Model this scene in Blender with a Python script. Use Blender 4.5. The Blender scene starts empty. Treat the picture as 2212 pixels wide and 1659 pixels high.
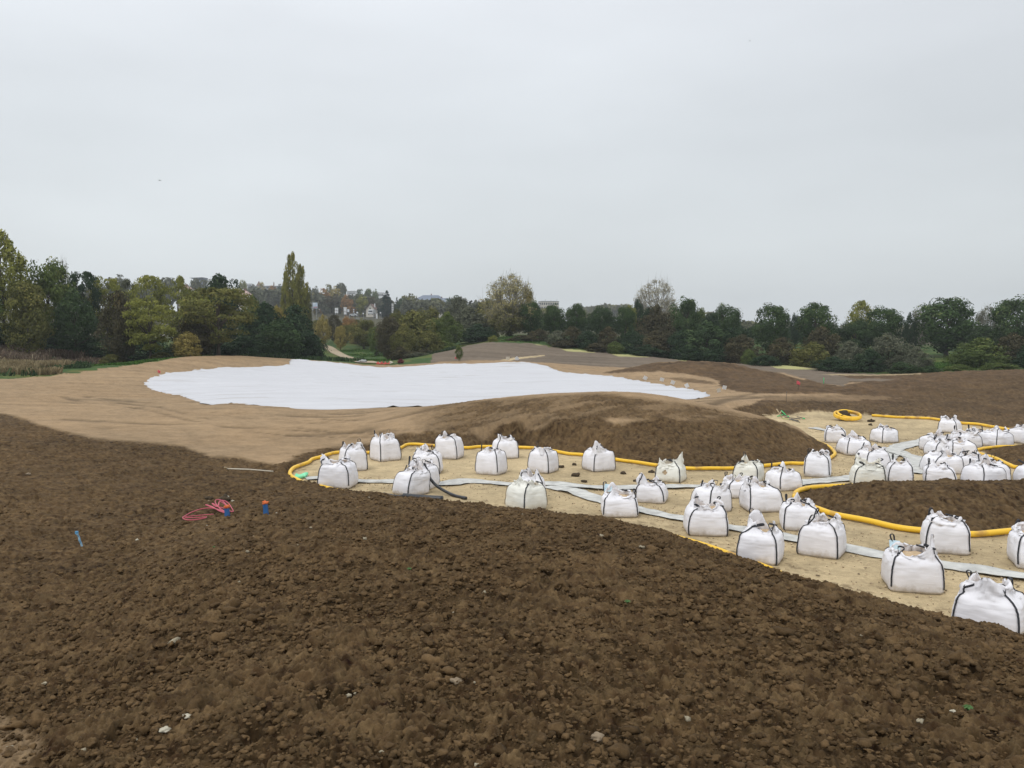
import bpy, math, random
import numpy as np
from mathutils import Vector
from mathutils.geometry import delaunay_2d_cdt

S = bpy.context.scene
COL = S.collection
R = math.radians
HAZE_DENSITY = .00032

# ------------------------------------------------------------ camera
FV, CU, CV = 1789.0, 1106.0, 829.5          # focal length and centre on a 2212 px wide picture
PITCH = math.atan((829.5-724.0)/FV)
EYE = 4.6
cd = bpy.data.cameras.new('camera'); cam = bpy.data.objects.new('camera', cd); COL.objects.link(cam)
cam.location = (0, 0, EYE); cam.rotation_euler = (math.pi/2-PITCH, 0, 0)
cd.sensor_width = 36; cd.lens = 36*FV/2212.0; cd.clip_start = 0.1; cd.clip_end = 20000
S.camera = cam

# ------------------------------------------------------------ exposure, sun, overcast sky
S.view_settings.view_transform = 'Standard'; S.view_settings.look = 'None'
S.view_settings.exposure = 0.0; S.view_settings.gamma = 1.0
SUN_EL, SUN_ROT = R(52), R(215)
sl = bpy.data.lights.new('sun', 'SUN'); sl.energy = 1.0; sl.angle = R(14); sl.color = (1, .97, .93)
so = bpy.data.objects.new('sun', sl); COL.objects.link(so)
so.rotation_euler = (math.pi/2-SUN_EL, 0, R(-35)); so.location = (-20, -10, 60)
W = bpy.data.worlds.new('World'); S.world = W; W.use_nodes = True
wn, wl = W.node_tree.nodes, W.node_tree.links
wn.clear()
wo = wn.new('ShaderNodeOutputWorld'); bgA = wn.new('ShaderNodeBackground'); bgB = wn.new('ShaderNodeBackground')
sk = wn.new('ShaderNodeTexSky'); sk.sky_type = 'NISHITA'; sk.sun_disc = False
sk.sun_elevation = SUN_EL; sk.sun_rotation = SUN_ROT; sk.dust_density = 4
wl.new(sk.outputs[0], bgA.inputs[0]); bgA.inputs[1].default_value = 0.006      # what little blue comes through
tc = wn.new('ShaderNodeTexCoord'); sx = wn.new('ShaderNodeSeparateXYZ'); wl.new(tc.outputs['Generated'], sx.inputs[0])
cr = wn.new('ShaderNodeValToRGB'); wl.new(sx.outputs['Z'], cr.inputs[0])
e = cr.color_ramp.elements
e[0].position = 0.0; e[0].color = (.605, .64, .657, 1)
e[1].position = 1.0; e[1].color = (1.12, 1.13, 1.15, 1)
for p, c in ((.10, (.595, .63, .647, 1)), (.22, (.605, .64, .667, 1)), (.40, (.68, .71, .75, 1)), (.62, (.95, .985, 1.02, 1))):
    q = e.new(p); q.color = c
mp = wn.new('ShaderNodeMapping'); mp.inputs['Scale'].default_value = (1.6, 1.6, 5.5); mp.inputs['Rotation'].default_value = (0, R(14), 0)
wl.new(tc.outputs['Generated'], mp.inputs[0])
nz = wn.new('ShaderNodeTexNoise'); nz.inputs['Scale'].default_value = 1.3; nz.inputs['Detail'].default_value = 5; nz.inputs['Roughness'].default_value = .45
wl.new(mp.outputs[0], nz.inputs['Vector'])
mr = wn.new('ShaderNodeMapRange'); mr.inputs['From Min'].default_value = .3; mr.inputs['From Max'].default_value = .7
mr.inputs['To Min'].default_value = .93; mr.inputs['To Max'].default_value = 1.07
wl.new(nz.outputs[0], mr.inputs[0])
mx = wn.new('ShaderNodeMath'); mx.operation = 'MULTIPLY_ADD'; wl.new(sx.outputs['X'], mx.inputs[0]); mx.inputs[1].default_value = -.10; mx.inputs[2].default_value = 1.0
mm = wn.new('ShaderNodeMath'); mm.operation = 'MULTIPLY'; wl.new(mx.outputs[0], mm.inputs[0]); wl.new(mr.outputs[0], mm.inputs[1])
vm = wn.new('ShaderNodeVectorMath'); vm.operation = 'SCALE'; wl.new(cr.outputs[0], vm.inputs[0]); wl.new(mm.outputs[0], vm.inputs['Scale'])
wl.new(vm.outputs[0], bgB.inputs[0]); bgB.inputs[1].default_value = 1.20
ad = wn.new('ShaderNodeAddShader'); wl.new(bgA.outputs[0], ad.inputs[0]); wl.new(bgB.outputs[0], ad.inputs[1]); wl.new(ad.outputs[0], wo.inputs['Surface'])
S.cycles.max_bounces = 6; S.cycles.diffuse_bounces = 3; S.cycles.transparent_max_bounces = 4; S.cycles.volume_bounces = 0
S.cycles.volume_step_rate = 4

# ------------------------------------------------------------ pixel -> world helpers
cp, sp_ = math.cos(PITCH), math.sin(PITCH)
def unproj(u, v, d):
    r = (u-CU)/FV; dn = (v-CV)/FV
    y = cp-dn*sp_; z = -sp_-dn*cp
    t = d/y
    return (r*t, d, EYE+z*t)
def on_plane(u, v, z0=0.0):
    r = (u-CU)/FV; dn = (v-CV)/FV
    y = cp-dn*sp_; z = -sp_-dn*cp
    t = (z0-EYE)/z
    return (r*t, y*t)
def proj(x, y, z):
    zz = z-EYE
    f = y*cp-zz*sp_; up = y*sp_+zz*cp
    f = np.maximum(f, 1e-3)
    return CU+FV*x/f, CV-FV*up/f

# ------------------------------------------------------------ noise in numpy
def _h(ix, iy, s):
    n = (ix.astype(np.int64)*374761393+iy.astype(np.int64)*668265263+s*1442695041) & 0xffffffff
    n = ((n ^ (n >> 13))*1274126177) & 0xffffffff
    n = ((n ^ (n >> 16))*2246822519) & 0xffffffff
    return ((n ^ (n >> 15)) & 0xffffff)/float(0xffffff)
def vnoise(x, y, s=0):
    ix = np.floor(x); iy = np.floor(y); fx = x-ix; fy = y-iy
    fx = fx*fx*fx*(fx*(fx*6-15)+10); fy = fy*fy*fy*(fy*(fy*6-15)+10)
    a = _h(ix, iy, s); b = _h(ix+1, iy, s); c = _h(ix, iy+1, s); d = _h(ix+1, iy+1, s)
    return (a+(b-a)*fx)*(1-fy)+(c+(d-c)*fx)*fy
def fbm(x, y, o=4, s=0, g=.5):
    t = 0; a = 1; n = 0
    for k in range(o):
        t = t+a*vnoise(x*2**k+17.3*k, y*2**k-9.1*k, s+k*7); n += a; a *= g
    return t/n
def clods(x, y, sc, s):
    "heap of lumps: height and a random number per lump"
    X = x/sc; Y = y/sc
    wx = X+.35*(vnoise(X*1.7, Y*1.7, s+90)-.5); wy = Y+.35*(vnoise(X*1.7, Y*1.7, s+91)-.5)
    ix = np.floor(wx); iy = np.floor(wy)
    H = np.full(x.shape, -1.0); ID = np.zeros(x.shape)
    for dx in (-1, 0, 1):
        for dy in (-1, 0, 1):
            a = ix+dx; b = iy+dy
            cx = a+.5+.8*(_h(a, b, s)-.5); cy = b+.5+.8*(_h(a, b, s+1)-.5)
            r = .38+.42*_h(a, b, s+2)**1.5; st = .75+.6*_h(a, b, s+3)
            d2 = ((wx-cx)*st)**2+((wy-cy)/st)**2
            h = .72*(r-d2/r)+(_h(a, b, s+4)-.6)*.25
            m = h > H
            H = np.where(m, h, H); ID = np.where(m, _h(a, b, s+5), ID)
    return np.maximum(H, -.22)*sc, ID

# ------------------------------------------------------------ terrain: smooth surface through surveyed points
PTS = []
def P(*t):
    for u, v, d in t: PTS.append(unproj(u, v, d))
def Z(u, *dz):
    for d, z in dz: PTS.append(((u-CU)/FV*d*1.0, d, z))
SHEET = [(309,830,62),(320,820,65),(333,813,68),(372,806,74),(420,801,79),(476,796,84),(550,792.5,88),(625,789.5,92),(627,781,96),(640,779.5,97),(671,780,98),(723,784,98),(775,791,98),(821,794,98),
 (890,792,98),(925,788.5,99),(950,783.5,100),(970,786,100),(996,791,100),(1030,786.5,100),(1053,784,100),(1108,782,100),(1141,783,98),(1182,790,94),(1206,798,88),(1261,808,82),(1302,811.5,78),(1370,821,72),(1438,834,64),
 (1500,843,59),(1525,849,56.5),(1534,855,55),(1520,859,53.5),(1501,862,52.5),(1465,864,51),(1420,866,50),(1370,869,49),(1200,880,47),(1000,883.5,46),(849,879.5,46),(760,883.5,45),
 (660,884,45),(640,883.5,45),(600,879,45.5),(565,878,46),(500,871,48),(470,873,47.5),(438,873,48),(417,866,50.5),(402,860,52.5),(390,854,54),(372,853.5,54.5),(340,847,57.5),(327,842,59),(315,836,61)]
P(*[s for s in SHEET if s[2] != 96][::2])
P((700,830,64),(900,840,60),(1100,835,62),(1250,845,58),(550,835,60))
for u, l in {
 -1800: ((1.5,3.05),(5,2.0),(8,1.4),(14,1.2),(25,1.0),(50,1.2)),
 -600: ((1.5,3.05),(3,2.65),(5,1.95),(8,1.3),(12,.85),(20,.75),(40,1.0),(60,1.3)),
 0: ((1.5,3.05),(3,2.70),(5,2.05),(8,1.28),(12,.62),(17,.42),(24,.42),(33,.62)),
 170: ((8,1.42),(12,.66),(17,.3),(24,.3),(33,.5)),
 400: ((3,2.82),(5,2.45),(8,1.95),(12,1.2),(16,.6),(20,.25),(24,.12),(30,.2),(40,.5)),
 630: ((8,2.05),(12,1.5),(16,.95),(20,.5),(24,.18),(29,.02)),
 850: ((5,2.55),(8,2.15),(12,1.68),(16,1.18),(20,.62),(22.7,.14)),
 1106: ((1.5,3.05),(3,2.87),(5,2.62),(8,2.22),(12,1.72),(15,1.3),(18,.74),(20.6,.2)),
 1350: ((5,2.6),(8,2.2),(12,1.68),(16,.94),(19.4,.18)),
 1600: ((3,2.83),(5,2.5),(8,2.1),(11,1.55),(14,.73),(16.0,.17)),
 1900: ((5,2.45),(8,1.9),(10,1.36),(12,.7),(13.6,.17)),
 2212: ((1.5,3.05),(3,2.75),(5,2.42),(7,1.93),(9,1.26),(11,.55),(12.0,.17)),
 2900: ((1.5,3.05),(5,2.2),(8,1.1),(12,.0),(30,.3),(60,1.0),(100,1.0))}.items(): Z(u, *l)
# mound between the pit and the sheet
P((900,880,41),(1000,869,39),(1080,862,38),(1150,857.5,37),(1230,853,36.5),(1300,851,36),(1370,852,35.5),(1450,862,35),(1530,879,34.5),(1640,904,33.5),(1720,935,33),(1785,972,32))
for u, d, z in ((724,33,.0),(860,33.6,.02),(1000,33,.02),(1123,32.6,.02),(1256,31,.02),(1372,29.6,.02),(1488,28.2,.02),(1600,28.2,.02),(1704,29.2,.02),(1780,31,.02),(1000,30,0),(1300,27,0),(1600,25,0),(1800,22,0),(1000,36,.75),(1150,34.4,1.0),(1300,33.2,1.1),(1450,32,1.0),(1600,31,.62),(1720,31.2,.3),(880,44,.75),(1000,43.5,.75),(1150,43,.8),(1300,43,.75),(1450,43,.6),(1560,41,.4),(1640,40,.2),(610,29.5,.02),(760,40,.5),(640,40,.4)): Z(u, (d, z))
P((1600,865,50),(1700,850,57),(1590,893,46.5))
# brown mound right of the sheet and right-hand slopes
P((1320,803,88),(1409,784.5,86),(1480,780.5,85),(1542,781.5,84),(1616,790,82),(1671,803,79),(1725,820,75),(1600,830,63),(1480,812,74),(1800,835,64))
P((1900,830,66),(1990,811,76),(2100,804,73),(2212,801,72),(2350,801,72),(2000,860,58),(2212,850,58))
for u, d, z in ((1750,50,.1),(1900,49,.08),(2050,46,.08),(2212,44,.08),(2350,43,.1),(1480,97,.7),(1600,95,.45)): Z(u, (d, z))
P((1881,812,95),(1800,807,98),(1758,798,103),(1717,792,105),(1660,790.5,105),(1625,794,102),(1544,783,115),(1449,776,118),(1403,771,120),(1326,766,122),(1282,761,124),
  (1206,755,126),(1151,744,128),(1094,741,128),(1053,739.5,128),(996,750,124),(936,764,118),(1100,774,111),(1250,784,105),(1350,800,96))
# left crest and what lies behind it
P((0,821,62),(109,815,66),(191,805,70),(273,794,75),(341,783,82),(409,770.5,90),(477,768.5,95),(532,769,98),(590,773,100),(-150,824,60))
P((265,791,95),(150,795,85),(150,765,105),(0,790,80),(0,755,100),(400,778,115),(520,773,125),(590,772,128),(-300,750,100))
P((775,786,130),(700,771,140),(690,749,168),(800,770,150),(640,776,125),(860,788,128),(900,782,125),(930,774,128))
for u, l in {-900:((150,5),(300,10),(700,24),(1600,30),(5000,30)), 100:((150,3.5),(300,9),(700,24),(1600,30),(5000,30)), 600:((150,1.8),(250,5.5),(400,12.2),(700,25),(1600,32),(5000,32)),
 950:((150,2.2),(250,5.5),(400,12.2),(700,24),(1600,30),(5000,30)), 1150:((150,4.6),(250,6),(400,9),(700,16),(1600,28),(5000,28)), 1500:((125,.8),(150,2.4),(200,3.6),(400,4.5),(900,8),(2500,20)),
 1800:((115,.2),(145,1.6),(200,3),(500,4),(2500,16)), 2050:((96,.4),(135,1.3),(200,2.4),(500,4),(2500,16)), 2500:((100,.8),(135,1.3),(200,2.4),(500,4),(2500,16))}.items(): Z(u, *l)
PTS = np.array(PTS)
def warp(x, y):
    return np.arctan2(x, y)*1.3, .5*np.log(x*x+y*y+1e-6)
pw = np.stack(warp(PTS[:, 0], PTS[:, 1]), 1)
def tps(r2): return .5*r2*np.log(r2+1e-9)
n = len(PTS)
# the height itself is modelled as a gradient-friendly quantity: z
K = tps(((pw[:, None]-pw[None])**2).sum(2))+np.eye(n)*1e-5
Pm = np.c_[np.ones(n), pw]
A = np.block([[K, Pm], [Pm.T, np.zeros((3, 3))]])
sol = np.linalg.solve(A, np.r_[PTS[:, 2], 0, 0, 0])
# evaluate once on a lattice in the warped plane, look up bilinearly
GA = np.linspace(-math.pi*1.3, math.pi*1.3, 1101); GS = np.linspace(-1.2, math.log(9000), 640)
ga, gs = np.meshgrid(GA, GS)
def _ev(a, s):
    q = np.stack((a.ravel(), s.ravel()), 1); out = np.empty(len(q))
    for i in range(0, len(q), 20000):
        c = q[i:i+20000]
        out[i:i+20000] = tps(((c[:, None]-pw[None])**2).sum(2))@sol[:n]+np.c_[np.ones(len(c)), c]@sol[n:]
    return out.reshape(a.shape)
GZ = _ev(np.clip(ga, -1.35, 1.35), gs)
GZ = np.clip(GZ, -1.5, 40)
def tz0(x, y):
    a, s = warp(x, y)
    s = np.clip(s, GS[0], GS[-1]-1e-6)
    i = (a-GA[0])/(GA[1]-GA[0]); j = (s-GS[0])/(GS[1]-GS[0])
    i = np.clip(i, 0, len(GA)-1.001); i0 = i.astype(int); j0 = j.astype(int); fi = i-i0; fj = j-j0
    return (GZ[j0, i0]*(1-fi)+GZ[j0, i0+1]*fi)*(1-fj)+(GZ[j0+1, i0]*(1-fi)+GZ[j0+1, i0+1]*fi)*fj

def sdist(x, y, poly):
    "signed distance to a polygon, positive inside"
    x = np.asarray(x, float); y = np.asarray(y, float)
    d = np.full(x.shape, 1e18); ins = np.zeros(x.shape, bool)
    m = len(poly)
    for k in range(m):
        x0, y0 = poly[k]; x1, y1 = poly[(k+1) % m]
        ex, ey = x1-x0, y1-y0
        t = np.clip(((x-x0)*ex+(y-y0)*ey)/(ex*ex+ey*ey+1e-12), 0, 1)
        d = np.minimum(d, (x-x0-t*ex)**2+(y-y0-t*ey)**2)
        c = ((y0 > y) != (y1 > y))
        ins ^= c & (x < (x1-x0)*(y-y0)/(y1-y0+1e-15)+x0)
    return np.where(ins, 1, -1)*np.sqrt(d)
def smooth(t):
    t = np.clip(t, 0, 1); return t*t*(3-2*t)

# the sandy working pit (all on z = 0), outline picked along the pipes
PITV = [(653,1043),(643,1037),(629,1029),(626,1021),(632,1012),(644,1007),(666,999),(693,987),(724,978),(795,976),(850,972),(876,960),(916,960),(1003,968),(1040,964.5),(1123,966),(1200,974),(1256,981),
 (1330,992.5),(1372,998),(1419,1005.5),(1488,1012),(1585,1011.5),(1658,1006),(1704,1001),(1738,1001),(1780,994),(1799,986),(1803,979),(1797,970),(1767,954),(1720,932),(1660,910),(1640,903),(1672,895),(1700,898),(1730,889),(1800,890),(1883,896),(1931,900),(2011,903.5),
 (2031,906.5),(2080,913.5),(2150,922),(2184,928),(2212,936),(2400,975),(2700,1050),(2900,1400),(2600,1500),(2212,1412),(2068,1360),(1960,1322),(1850,1290),(1736,1262),(1664,1231),(1620,1213),(1560,1195),(1466,1162),(1426,1152),(1399,1146),(1340,1134),(1250,1118),(1106,1104),(1000,1094),(900,1080),(800,1068),(720,1058)]
PIT = [on_plane(u, v) for u, v in PITV]
ISL1V = [(1722,1066),(1730,1061),(1763,1053),(1850,1050),(2000,1050),(2212,1052),(2400,1056),(2500,1100),(2400,1130),(2212,1143),(2111,1151),(1996,1143),(1937,1137),(1875,1124),(1814,1111),(1781,1102),(1735,1085)]
ISL1 = [on_plane(u, v) for u, v in ISL1V]
ISL2V = [(2118,969),(2135,966),(2212,960),(2400,965),(2500,1010),(2400,1020),(2212,1009),(2180,1003),(2140,985)]
ISL2 = [on_plane(u, v) for u, v in ISL2V]
# (name, outline px, dmin, dmax)
def terrain(x, y):
    x = np.asarray(x, float); y = np.asarray(y, float)
    z = tz0(x, y)
    m = (y > 8) & (y < 60) & (x > -16) & (x < 55)
    if m.any():
        xm, ym = x[m], y[m]
        s = sdist(xm, ym, PIT)
        zz = z[m]*smooth(-s/1.2)
        # banks of thrown-up soil round the rim
        zz = np.where(s < 0, zz+.16*smooth(-s/.25)*np.exp(-(-s/.9)**2), zz)
        for isl, h, w in ((ISL1, .58, 2.6), (ISL2, .33, 2.2)):
            si = sdist(xm, ym, isl)
            zz = np.where(si > 0, h*smooth(si/w)**.8+.02, zz)
        z = z.copy(); z[m] = zz
    return z
def tz(x, y): return float(terrain(np.array([x]), np.array([y]))[0])
def ground_at(u, v, dmin=2, dmax=400):
    "first hit of the view ray with the terrain"
    d = np.exp(np.linspace(math.log(dmin), math.log(dmax), 3000))
    p = [unproj(u, v, 1.0)]
    k = p[0]
    x = k[0]*d; z = EYE+(k[2]-EYE)*d
    t = terrain(x, d)
    i = np.argmax(t >= z)
    if t[i] < z[i]: i = len(d)-1
    return x[i], d[i], t[i]
# ------------------------------------------------------------ object helpers
def link(o, parent=None):
    COL.objects.link(o)
    if parent is not None: o.parent = parent
    return o
def mesh_obj(name, verts, faces, mat, parent=None, smooth_=True, attrs=None):
    me = bpy.data.meshes.new(name)
    verts = np.asarray(verts, np.float32).reshape(-1, 3)
    if isinstance(faces, np.ndarray):
        nf, k = faces.shape
        me.vertices.add(len(verts)); me.vertices.foreach_set('co', verts.ravel())
        me.loops.add(nf*k); me.loops.foreach_set('vertex_index', faces.ravel().astype(np.int32))
        me.polygons.add(nf); me.polygons.foreach_set('loop_start', np.arange(0, nf*k, k, dtype=np.int32))
        me.update(calc_edges=True); me.validate()
    else:
        me.from_pydata([tuple(map(float, v)) for v in verts], [], faces); me.update()
    if smooth_: me.polygons.foreach_set('use_smooth', np.ones(len(me.polygons), bool))
    if attrs:
        for an, (tp, dom, val) in attrs.items():
            a = me.attributes.new(an, tp, dom)
            a.data.foreach_set('color' if 'COLOR' in tp else 'value', np.asarray(val, np.float32).ravel())
    if mat is not None: me.materials.append(mat)
    o = bpy.data.objects.new(name, me)
    return link(o, parent)
def tag(o, label=None, cat=None, group=None, kind=None):
    if label: o['label'] = label
    if cat: o['category'] = cat
    if group: o['group'] = group
    if kind: o['kind'] = kind
    return o
def empty(name, loc, label=None, cat=None, group=None, rz=0):
    o = bpy.data.objects.new(name, None); o.empty_display_size = .3
    link(o); o.location = loc; o.rotation_euler[2] = rz
    return tag(o, label, cat, group)
def mat_new(name, rough=.8, spec=.3):
    m = bpy.data.materials.new(name); m.use_nodes = True
    b = m.node_tree.nodes['Principled BSDF']; b.inputs['Roughness'].default_value = rough
    b.inputs['Specular IOR Level'].default_value = spec
    return m, m.node_tree.nodes, m.node_tree.links, b
def noisy(name, c1, c2, scale=5, rough=.8, bump=0, bscale=40, detail=4, spec=.3, coord='Object', stretch=None, bdist=.01):
    m, n_, l_, b = mat_new(name, rough, spec)
    t = n_.new('ShaderNodeTexCoord'); src = t.outputs[coord]
    if stretch:
        mpp = n_.new('ShaderNodeMapping'); mpp.inputs['Scale'].default_value = stretch; l_.new(src, mpp.inputs[0]); src = mpp.outputs[0]
    no = n_.new('ShaderNodeTexNoise'); no.inputs['Scale'].default_value = scale; no.inputs['Detail'].default_value = detail
    l_.new(src, no.inputs['Vector'])
    r_ = n_.new('ShaderNodeValToRGB'); l_.new(no.outputs[0], r_.inputs[0])
    r_.color_ramp.elements[0].position = .35; r_.color_ramp.elements[1].position = .65
    r_.color_ramp.elements[0].color = (*c1, 1); r_.color_ramp.elements[1].color = (*c2, 1)
    l_.new(r_.outputs[0], b.inputs['Base Color'])
    if bump:
        n2 = n_.new('ShaderNodeTexNoise'); n2.inputs['Scale'].default_value = bscale; n2.inputs['Detail'].default_value = 5; l_.new(src, n2.inputs['Vector'])
        bp = n_.new('ShaderNodeBump'); bp.inputs['Strength'].default_value = bump; bp.inputs['Distance'].default_value = bdist
        l_.new(n2.outputs[0], bp.inputs['Height']); l_.new(bp.outputs[0], b.inputs['Normal'])
    return m
def tube(pts, rad, seg=8, closed_ends=True):
    "verts, faces of a tube along pts; rad number or list"
    pts = [Vector(p) for p in pts]; V = []; F = []
    m = len(pts); up = None
    for i, p in enumerate(pts):
        t = (pts[min(i+1, m-1)]-pts[max(i-1, 0)])
        if t.length < 1e-9: t = Vector((0, 0, 1))
        t.normalize()
        if up is None:
            up = Vector((0, 0, 1)) if abs(t.z) < .9 else Vector((1, 0, 0))
        a = t.cross(up)
        if a.length < 1e-6: a = t.orthogonal()
        a.normalize(); b = a.cross(t).normalized(); up = b
        r = rad[i] if hasattr(rad, '__len__') else rad
        for k in range(seg):
            w = 2*math.pi*k/seg
            V.append(p+a*(r*math.cos(w))+b*(r*math.sin(w)))
    for i in range(m-1):
        for k in range(seg):
            F.append((i*seg+k, i*seg+(k+1) % seg, (i+1)*seg+(k+1) % seg, (i+1)*seg+k))
    if closed_ends:
        F.append(tuple(range(seg-1, -1, -1))); F.append(tuple(range((m-1)*seg, m*seg)))
    return V, F
def spline(pts, step):
    "Catmull-Rom resample"
    P_ = [np.array(p, float) for p in pts]
    P_ = [2*P_[0]-P_[1]]+P_+[2*P_[-1]-P_[-2]]
    out = []
    for i in range(1, len(P_)-2):
        a, b, c, d = P_[i-1:i+3]
        k = max(1, int(np.linalg.norm(c-b)/step))
        for j in range(k):
            t = j/k
            out.append(.5*((2*b)+(c-a)*t+(2*a-5*b+4*c-d)*t*t+(3*b-a-3*c+d)*t**3))
    out.append(P_[-2])
    return np.array(out)
class MB:
    def __init__(s): s.v = []; s.f = []
    def add(s, V, F):
        k = len(s.v); s.v += [tuple(p) for p in V]; s.f += [tuple(i+k for i in f) for f in F]; return s
    def box(s, x0, x1, y0, y1, z0, z1):
        V = [(x, y, z) for z in (z0, z1) for y in (y0, y1) for x in (x0, x1)]
        return s.add(V, [(0, 2, 3, 1), (4, 5, 7, 6), (0, 1, 5, 4), (2, 6, 7, 3), (0, 4, 6, 2), (1, 3, 7, 5)])
    def gable(s, x0, x1, y0, y1, z0, z1, along='x'):
        if along == 'x':
            ym = (y0+y1)/2; V = [(x0, y0, z0), (x1, y0, z0), (x1, y1, z0), (x0, y1, z0), (x0, ym, z1), (x1, ym, z1)]
            F = [(0, 1, 5, 4), (2, 3, 4, 5), (0, 4, 3), (1, 2, 5), (0, 3, 2, 1)]
        else:
            xm = (x0+x1)/2; V = [(x0, y0, z0), (x1, y0, z0), (x1, y1, z0), (x0, y1, z0), (xm, y0, z1), (xm, y1, z1)]
            F = [(0, 1, 4), (1, 2, 5, 4), (2, 3, 5), (3, 0, 4, 5), (0, 3, 2, 1)]
        return s.add(V, F)
    def hip(s, x0, x1, y0, y1, z0, z1, inset):
        ym = (y0+y1)/2
        V = [(x0, y0, z0), (x1, y0, z0), (x1, y1, z0), (x0, y1, z0), (x0+inset, ym, z1), (x1-inset, ym, z1)]
        return s.add(V, [(0, 1, 5, 4), (1, 2, 5), (2, 3, 4, 5), (3, 0, 4), (0, 3, 2, 1)])
    def build(s, name, mat, parent=None, smooth_=False): return mesh_obj(name, s.v, s.f, mat, parent, smooth_)

# ------------------------------------------------------------ ground mesh
th = np.concatenate([np.linspace(-math.pi, R(-36), 100, endpoint=False), np.arange(R(-36), R(36), .0016), np.linspace(R(36), math.pi, 100)])
rr = [1.0]
while rr[-1] < 1500:
    r = rr[-1]
    rr.append(r*(1+(.006 if r < 1.9 else .0016 if r < 5 else .0019 if r < 26 else .0022 if r < 43 else .006 if r < 140 else .02 if r < 600 else .08)))
rr = np.array(rr)
TH, RR = np.meshgrid(th, rr)
X = (RR*np.sin(TH)).ravel(); Y = (RR*np.cos(TH)).ravel(); TH = None
fx_, fy_ = X, Y
Zb = terrain(X, Y)
Rr = RR.ravel(); RR = None
U, V_ = proj(X, Y, Zb)
front = Y > 1
inview = front & (np.abs(X) < Y*.95+3) & (Rr < 200)
nv = len(X)
# --- zones: weights for dark, tan, sand, grey, brown, green (grass), pale
dark = np.zeros(nv); tan = np.zeros(nv); sand = np.zeros(nv); grey = np.zeros(nv); brown = np.zeros(nv); pale = np.zeros(nv)
jn = (fbm(X*.9, Y*.9, 4, 3)-.5); jn2 = (fbm(X*5, Y*5, 3, 8)-.5)
CREST = np.array([(-2500,58),(-600,59),(0,63.5),(109,67.5),(191,71.5),(273,77),(341,84),(409,92),(477,97),(532,100),(603,102),(640,101.5),(775,101),(930,101.5),(936,119),(996,125),(1053,129.5),(1151,129.5),(1282,126),(1403,122),(1544,117),(1660,109),(1758,106),(1800,101),(1881,99),(2045,96),(2212,92),(3500,88)], float)
soil_edge = np.interp(U, CREST[:, 0], CREST[:, 1])+jn*3
soil_in = (Y < soil_edge) & (Y > 0) | (Y <= 0) & (Rr < 60)
tan[soil_in] = 1
def zone(px, dmin, dmax, jx=0, soft=3.0):
    "weight of an outline given in the survey picture, limited to a depth range"
    m = inview & (Y > dmin) & (Y < dmax)
    w = np.zeros(nv)
    d = sdist(U[m]+jn[m]*jx*2+jn2[m]*jx, V_[m]+jn2[m]*jx*.15, [(u, v*1.0) for u, v in px])
    # vertical px are squeezed by the grazing view: measure edge softness in px
    w[m] = smooth(d/soft+.5)
    return w
def put(arr, w):
    for a in (dark, tan, sand, grey, brown, pale): a *= (1-w)
    arr += w
# far grey seeded slopes
put(grey, zone([(900,700),(1700,700),(1700,800),(1409,784.5),(1300,806.5),(1206,800),(1140,783),(1108,780),(1053,782),(996,789),(950,783),(900,792)], 101.3, 135, 6, 1.5)*soil_in)
put(tan, zone([(900,790),(950,781),(1000,779),(1090,778),(1160,783),(1206,796),(1110,790)], 100, 116, 8, 2)*soil_in)
put(tan, zone([(1206,796),(1270,804),(1440,805),(1440,840),(1206,820)], 60, 101, 8, 2)*soil_in)
# right-hand country
put(brown, zone([(1300,806),(1409,784),(1480,780),(1542,781),(1616,789),(1671,802),(1725,818),(1807,834),(1950,812),(2212,790),(3200,780),(3200,1000),(2212,935),(2031,906),(1883,895),(1750,884),(1640,905),(1560,884),(1500,850),(1420,812)], 44, 91, 5, 2)*soil_in)
put(brown, zone([(1740,815),(1800,808),(2300,796),(3200,780),(3200,1000),(1740,1000)], 70, 110, 5, 2)*soil_in)
put(grey, zone([(1570,780),(1625,792),(1660,788),(1717,789),(1758,794),(1800,803),(1900,806),(1900,811),(1800,810),(1840,818),(1950,819),(1900,823),(1835,825),(1820,834),(1779,829),(1740,818),(1690,806),(1640,800)], 58, 125, 6, 2)*soil_in)
put(tan, zone([(1290,807),(1380,803),(1430,802),(1507,811),(1556,822),(1550,833),(1589,845.5),(1654,849.6),(1800,851),(1950,859),(1800,868),(1700,866),(1649,863),(1610,876),(1575,889),(1534,885),(1206,880)], 44, 95, 10, 2.5)*soil_in)
put(brown, zone([(1430,816),(1500,818),(1545,826),(1540,831),(1480,826)], 55, 90, 16, 4)*soil_in*.8)
put(brown, zone([(1600,846),(1680,843),(1760,847),(1680,851)], 50, 80, 14, 3)*soil_in*.8)
put(brown, zone([(1650,856),(2000,850),(2020,880),(1650,880)], 45, 70, 20, 8)*soil_in*.55)
# pale sown greens and sand strips on the far slopes
for q in ([(1149,741),(1206,743),(1204,746.5),(1160,745)], [(1212,754),(1240,754),(1286,759),(1282,762),(1225,759)], [(1317,763),(1370,763),(1405,769),(1398,772),(1335,769.5)],
          [(1446,774.5),(1500,774),(1546,781),(1490,782.5),(1475,780)], [(1658,789),(1700,788),(1762,797),(1725,798.5),(1680,796)]):
    put(pale, zone(q, 100, 135, 2, 1.5)*soil_in)
put(sand, zone([(1078,778.5),(1100,774),(1130,770.5),(1176,766.5),(1174,769),(1135,774),(1100,779)], 101, 130, 3, 1.5)*soil_in)
put(sand, zone([(1774,807.5),(1886,809),(1990,806),(1990,810),(1886,812),(1800,811)], 80, 110, 3, 1)*soil_in*.7)
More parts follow.
